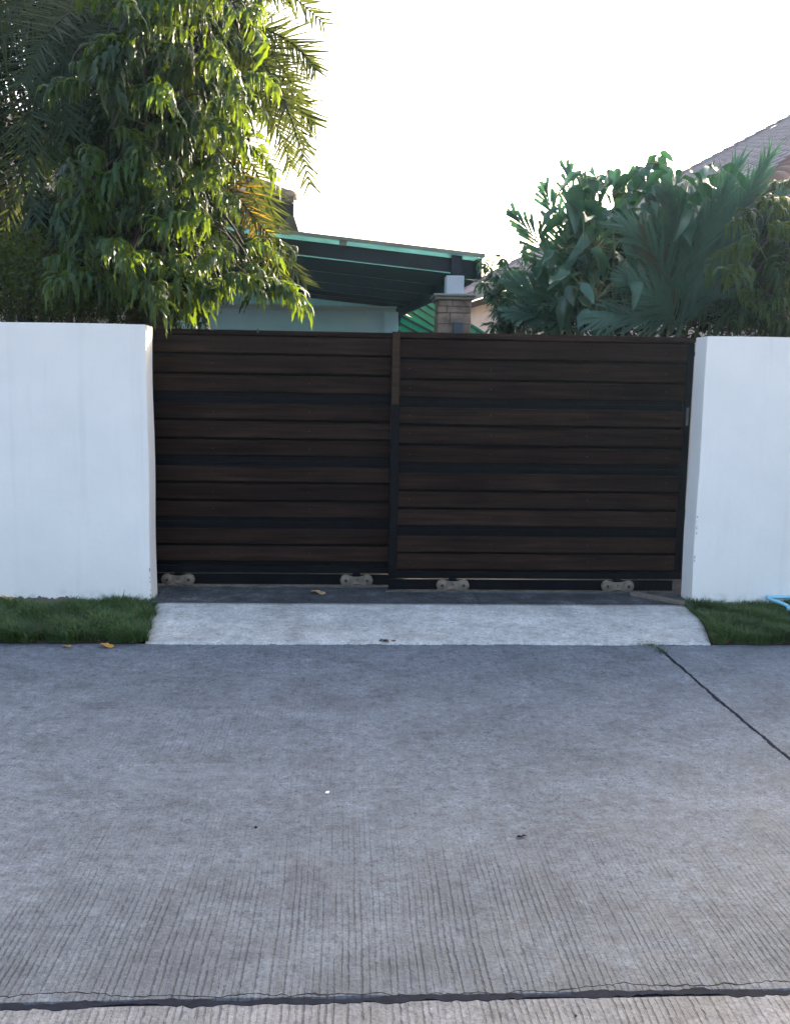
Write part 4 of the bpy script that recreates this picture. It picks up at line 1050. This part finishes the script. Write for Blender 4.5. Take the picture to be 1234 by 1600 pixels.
tufts(g1.x - .10, g1.x + .10, g1.y, 3, 420, 'clump of weeds where the ramp meets the road joint', .022)
tufts(g2.x - .07, g2.x + .07, g2.y, 4, 120, 'low weeds in the crack below the ramp, left of the weed clump', .006)
tufts(g3.x - .09, g3.x + .09, g3.y, 5, 150, 'weeds in the crack between the weed clump and the right grass', .007)
tufts(g4.x - .03, g4.x + .03, g4.y, 6, 110, 'weeds creeping down the start of the tarred joint', .03)
MB().add(*[(lambda s: (s.v, s.f))(strip([(-1.3 + 3.75 * i / 200, YE - .010 + .004 * math.sin(i * .7) + .003 * math.sin(i * .23)) for i in range(201)], lambda i: (.005 + .003 * math.sin(i * .9), .005 + .003 * math.cos(i * 1.7)), .0015))][0]).obj('crack', M['crack'], road, kind='stuff')

# ------------------------------------------------------------------ SMALL THINGS
def dry_leaf(px, py, Z, size, mat, label, rot, curl=.5, group=None):
    p = gz(px, py, Z); V, Q = [], []; n = 8
    for i in range(n + 1):
        t = i / n; w_ = math.sin(math.pi * t) ** .8 * (.22 + .05 * math.sin(t * 17)); x = size * (t - .5)
        V += [(x, -w_ * size, curl * size * .25 * (2 * w_) ** 2 + .10 * size * math.sin(t * 6)), (x, 0, .05 * size * math.sin(t * 7)), (x, w_ * size, curl * size * .35 * (2 * w_) + .06 * size * math.cos(t * 5))]
    V += [(v[0], v[1], v[2] - .0015) for v in V]; m = 3 * (n + 1)
    for i in range(n):
        for j in range(2): k = i * 3 + j; Q.append((k, k + 3, k + 4, k + 1)); Q.append((k + m, k + 1 + m, k + 4 + m, k + 3 + m))
    mz = min(v[2] for v in V)
    me = MB().add(V, Q).mesh('fallen_leaf', mat, True); o = link('fallen_leaf', me, None, None, (p.x, p.y, Z - mz + .001)); o.rotation_euler = (0, 0, rot)
    return tag(o, label, 'leaf', group)
dry_leaf(9, 937, .065, .12, M['dry_leaf'], 'orange fallen leaf on the grass by the wall at the far left edge', .2)
dry_leaf(104, 1011, .004, .062, M['dry_leaf'], 'small orange fallen leaf at the grass edge, left of the larger one', .4)
dry_leaf(167, 1011, .004, .10, M['dry_leaf'], 'curled orange fallen leaf on the road at the grass edge, nearest the ramp', -.2, .8)
dry_leaf(497, 928, Z0, .12, M['dry_pale'], 'pale brown fallen leaf on the dark threshold under the gate', -.25, .9)
dry_leaf(167, 930, .075, .10, M['dry_brown'], 'dark brown fallen leaf on the left grass against the wall', .1)
dry_leaf(605, 1004, .006, .11, M['dry_brown'], 'dark curled leaf in the crack below the middle of the ramp', .05, .4)
# thin twig standing in the left grass
p = at(192, 925, 6.70); MB().tube([(p.x, 6.70, .03), (p.x + .004, 6.71, .11), (p.x + .012, 6.71, .15)], [.003, .0025, .0015], 6).obj('twig', M['black_bit'], label='thin dark twig standing in the left grass against the wall', cat='twig')
# blue water pipe
pz = .115; A1, A2, A3 = at(1196, 943, 6.70), None, None
x0 = A1.x; pts = [Vector((4.1, 6.705, pz + .01)), Vector((x0 + .04, 6.705, pz)), Vector((x0 + .012, 6.70, pz)), Vector((x0 + .005, 6.675, pz - .004)), Vector((x0 + .045, 6.50, pz - .006)), Vector((x0 + .058, 6.465, pz - .012)), Vector((x0 + .060, 6.452, pz - .035)), Vector((x0 + .058, 6.452, .0))]
pe = empty('water_pipe', (x0, 6.7, 0), label='light blue plastic pipe bending out from the right wall into the grass', cat='pipe')
MB().tube(pts[:3], .0135, 14).obj('pipe', M['pvc'], pe, True)
MB().tube(pts[2:6], .0135, 14).obj('pipe', M['pvc'], pe, True)
MB().tube(pts[5:], .0135, 14).obj('pipe', M['pvc'], pe, True)
for c, d in ((pts[2], (pts[3] - pts[2])), (pts[6], Vector((0, 0, -1)))):
    d = d.normalized(); MB().tube([c - d * .016, c - d * .014, c + d * .016, c + d * .018], [.0135, .018, .018, .0135], 14).obj('elbow', M['pvc'], pe, True)
# black seed pod and white scrap on the road, few crumbs
p = gz(814, 1309); mb = MB()
mb.tube([(p.x - .018, p.y - .004, .006), (p.x - .010, p.y - .001, .008), (p.x, p.y - .002, .006), (p.x + .010, p.y + .005, .009), (p.x + .020, p.y + .004, .005)], [.002, .005, .0035, .0045, .0015], 8).obj('seed_pod', M['black_bit'], None, True, label='small black curled pod lying on the road in front of the gate', cat='pod')
p = gz(511, 1240)
mb = MB().slab([(p.x - .008, p.y - .006, .006), (p.x + .006, p.y - .008, .005), (p.x + .010, p.y + .006, .009), (p.x - .004, p.y + .011, .006)], .004).obj('paper_scrap', M['white_bit'], None, label='tiny white scrap on the road left of the black pod', cat='scrap')
p = gz(400, 1294); MB().tube([(p.x - .006, p.y, .003), (p.x, p.y, .005), (p.x + .006, p.y + .002, .003)], [.002, .005, .002], 7).obj('crumb', M['black_bit'], None, True, label='dark crumb on the road left of the white scrap', cat='crumb')
p = gz(899, 1589); MB().tube([(p.x - .004, p.y, .003), (p.x, p.y, .0045), (p.x + .004, p.y + .001, .003)], [.002, .0045, .002], 7).obj('crumb', M['dry_brown'], None, True, label='brown crumb on the road at the bottom edge, below the tarred joint', cat='crumb')

# ------------------------------------------------------------------ AIR (added thin volume standing in for lens glare towards the sun)
hz = bpy.data.materials.new('glare_veil'); hz.use_nodes = True; hz.node_tree.nodes.clear()
ho = hz.node_tree.nodes.new('ShaderNodeOutputMaterial'); pv = hz.node_tree.nodes.new('ShaderNodeVolumePrincipled')
pv.inputs['Color'].default_value = (.50, .74, 1, 1); pv.inputs['Density'].default_value = .00045; pv.inputs['Anisotropy'].default_value = .6
hz.node_tree.links.new(pv.outputs[0], ho.inputs['Volume'])
MB().box((-320, -80, -1.2), (320, 620, 9.5)).obj('glare_veil', hz, kind='stuff')
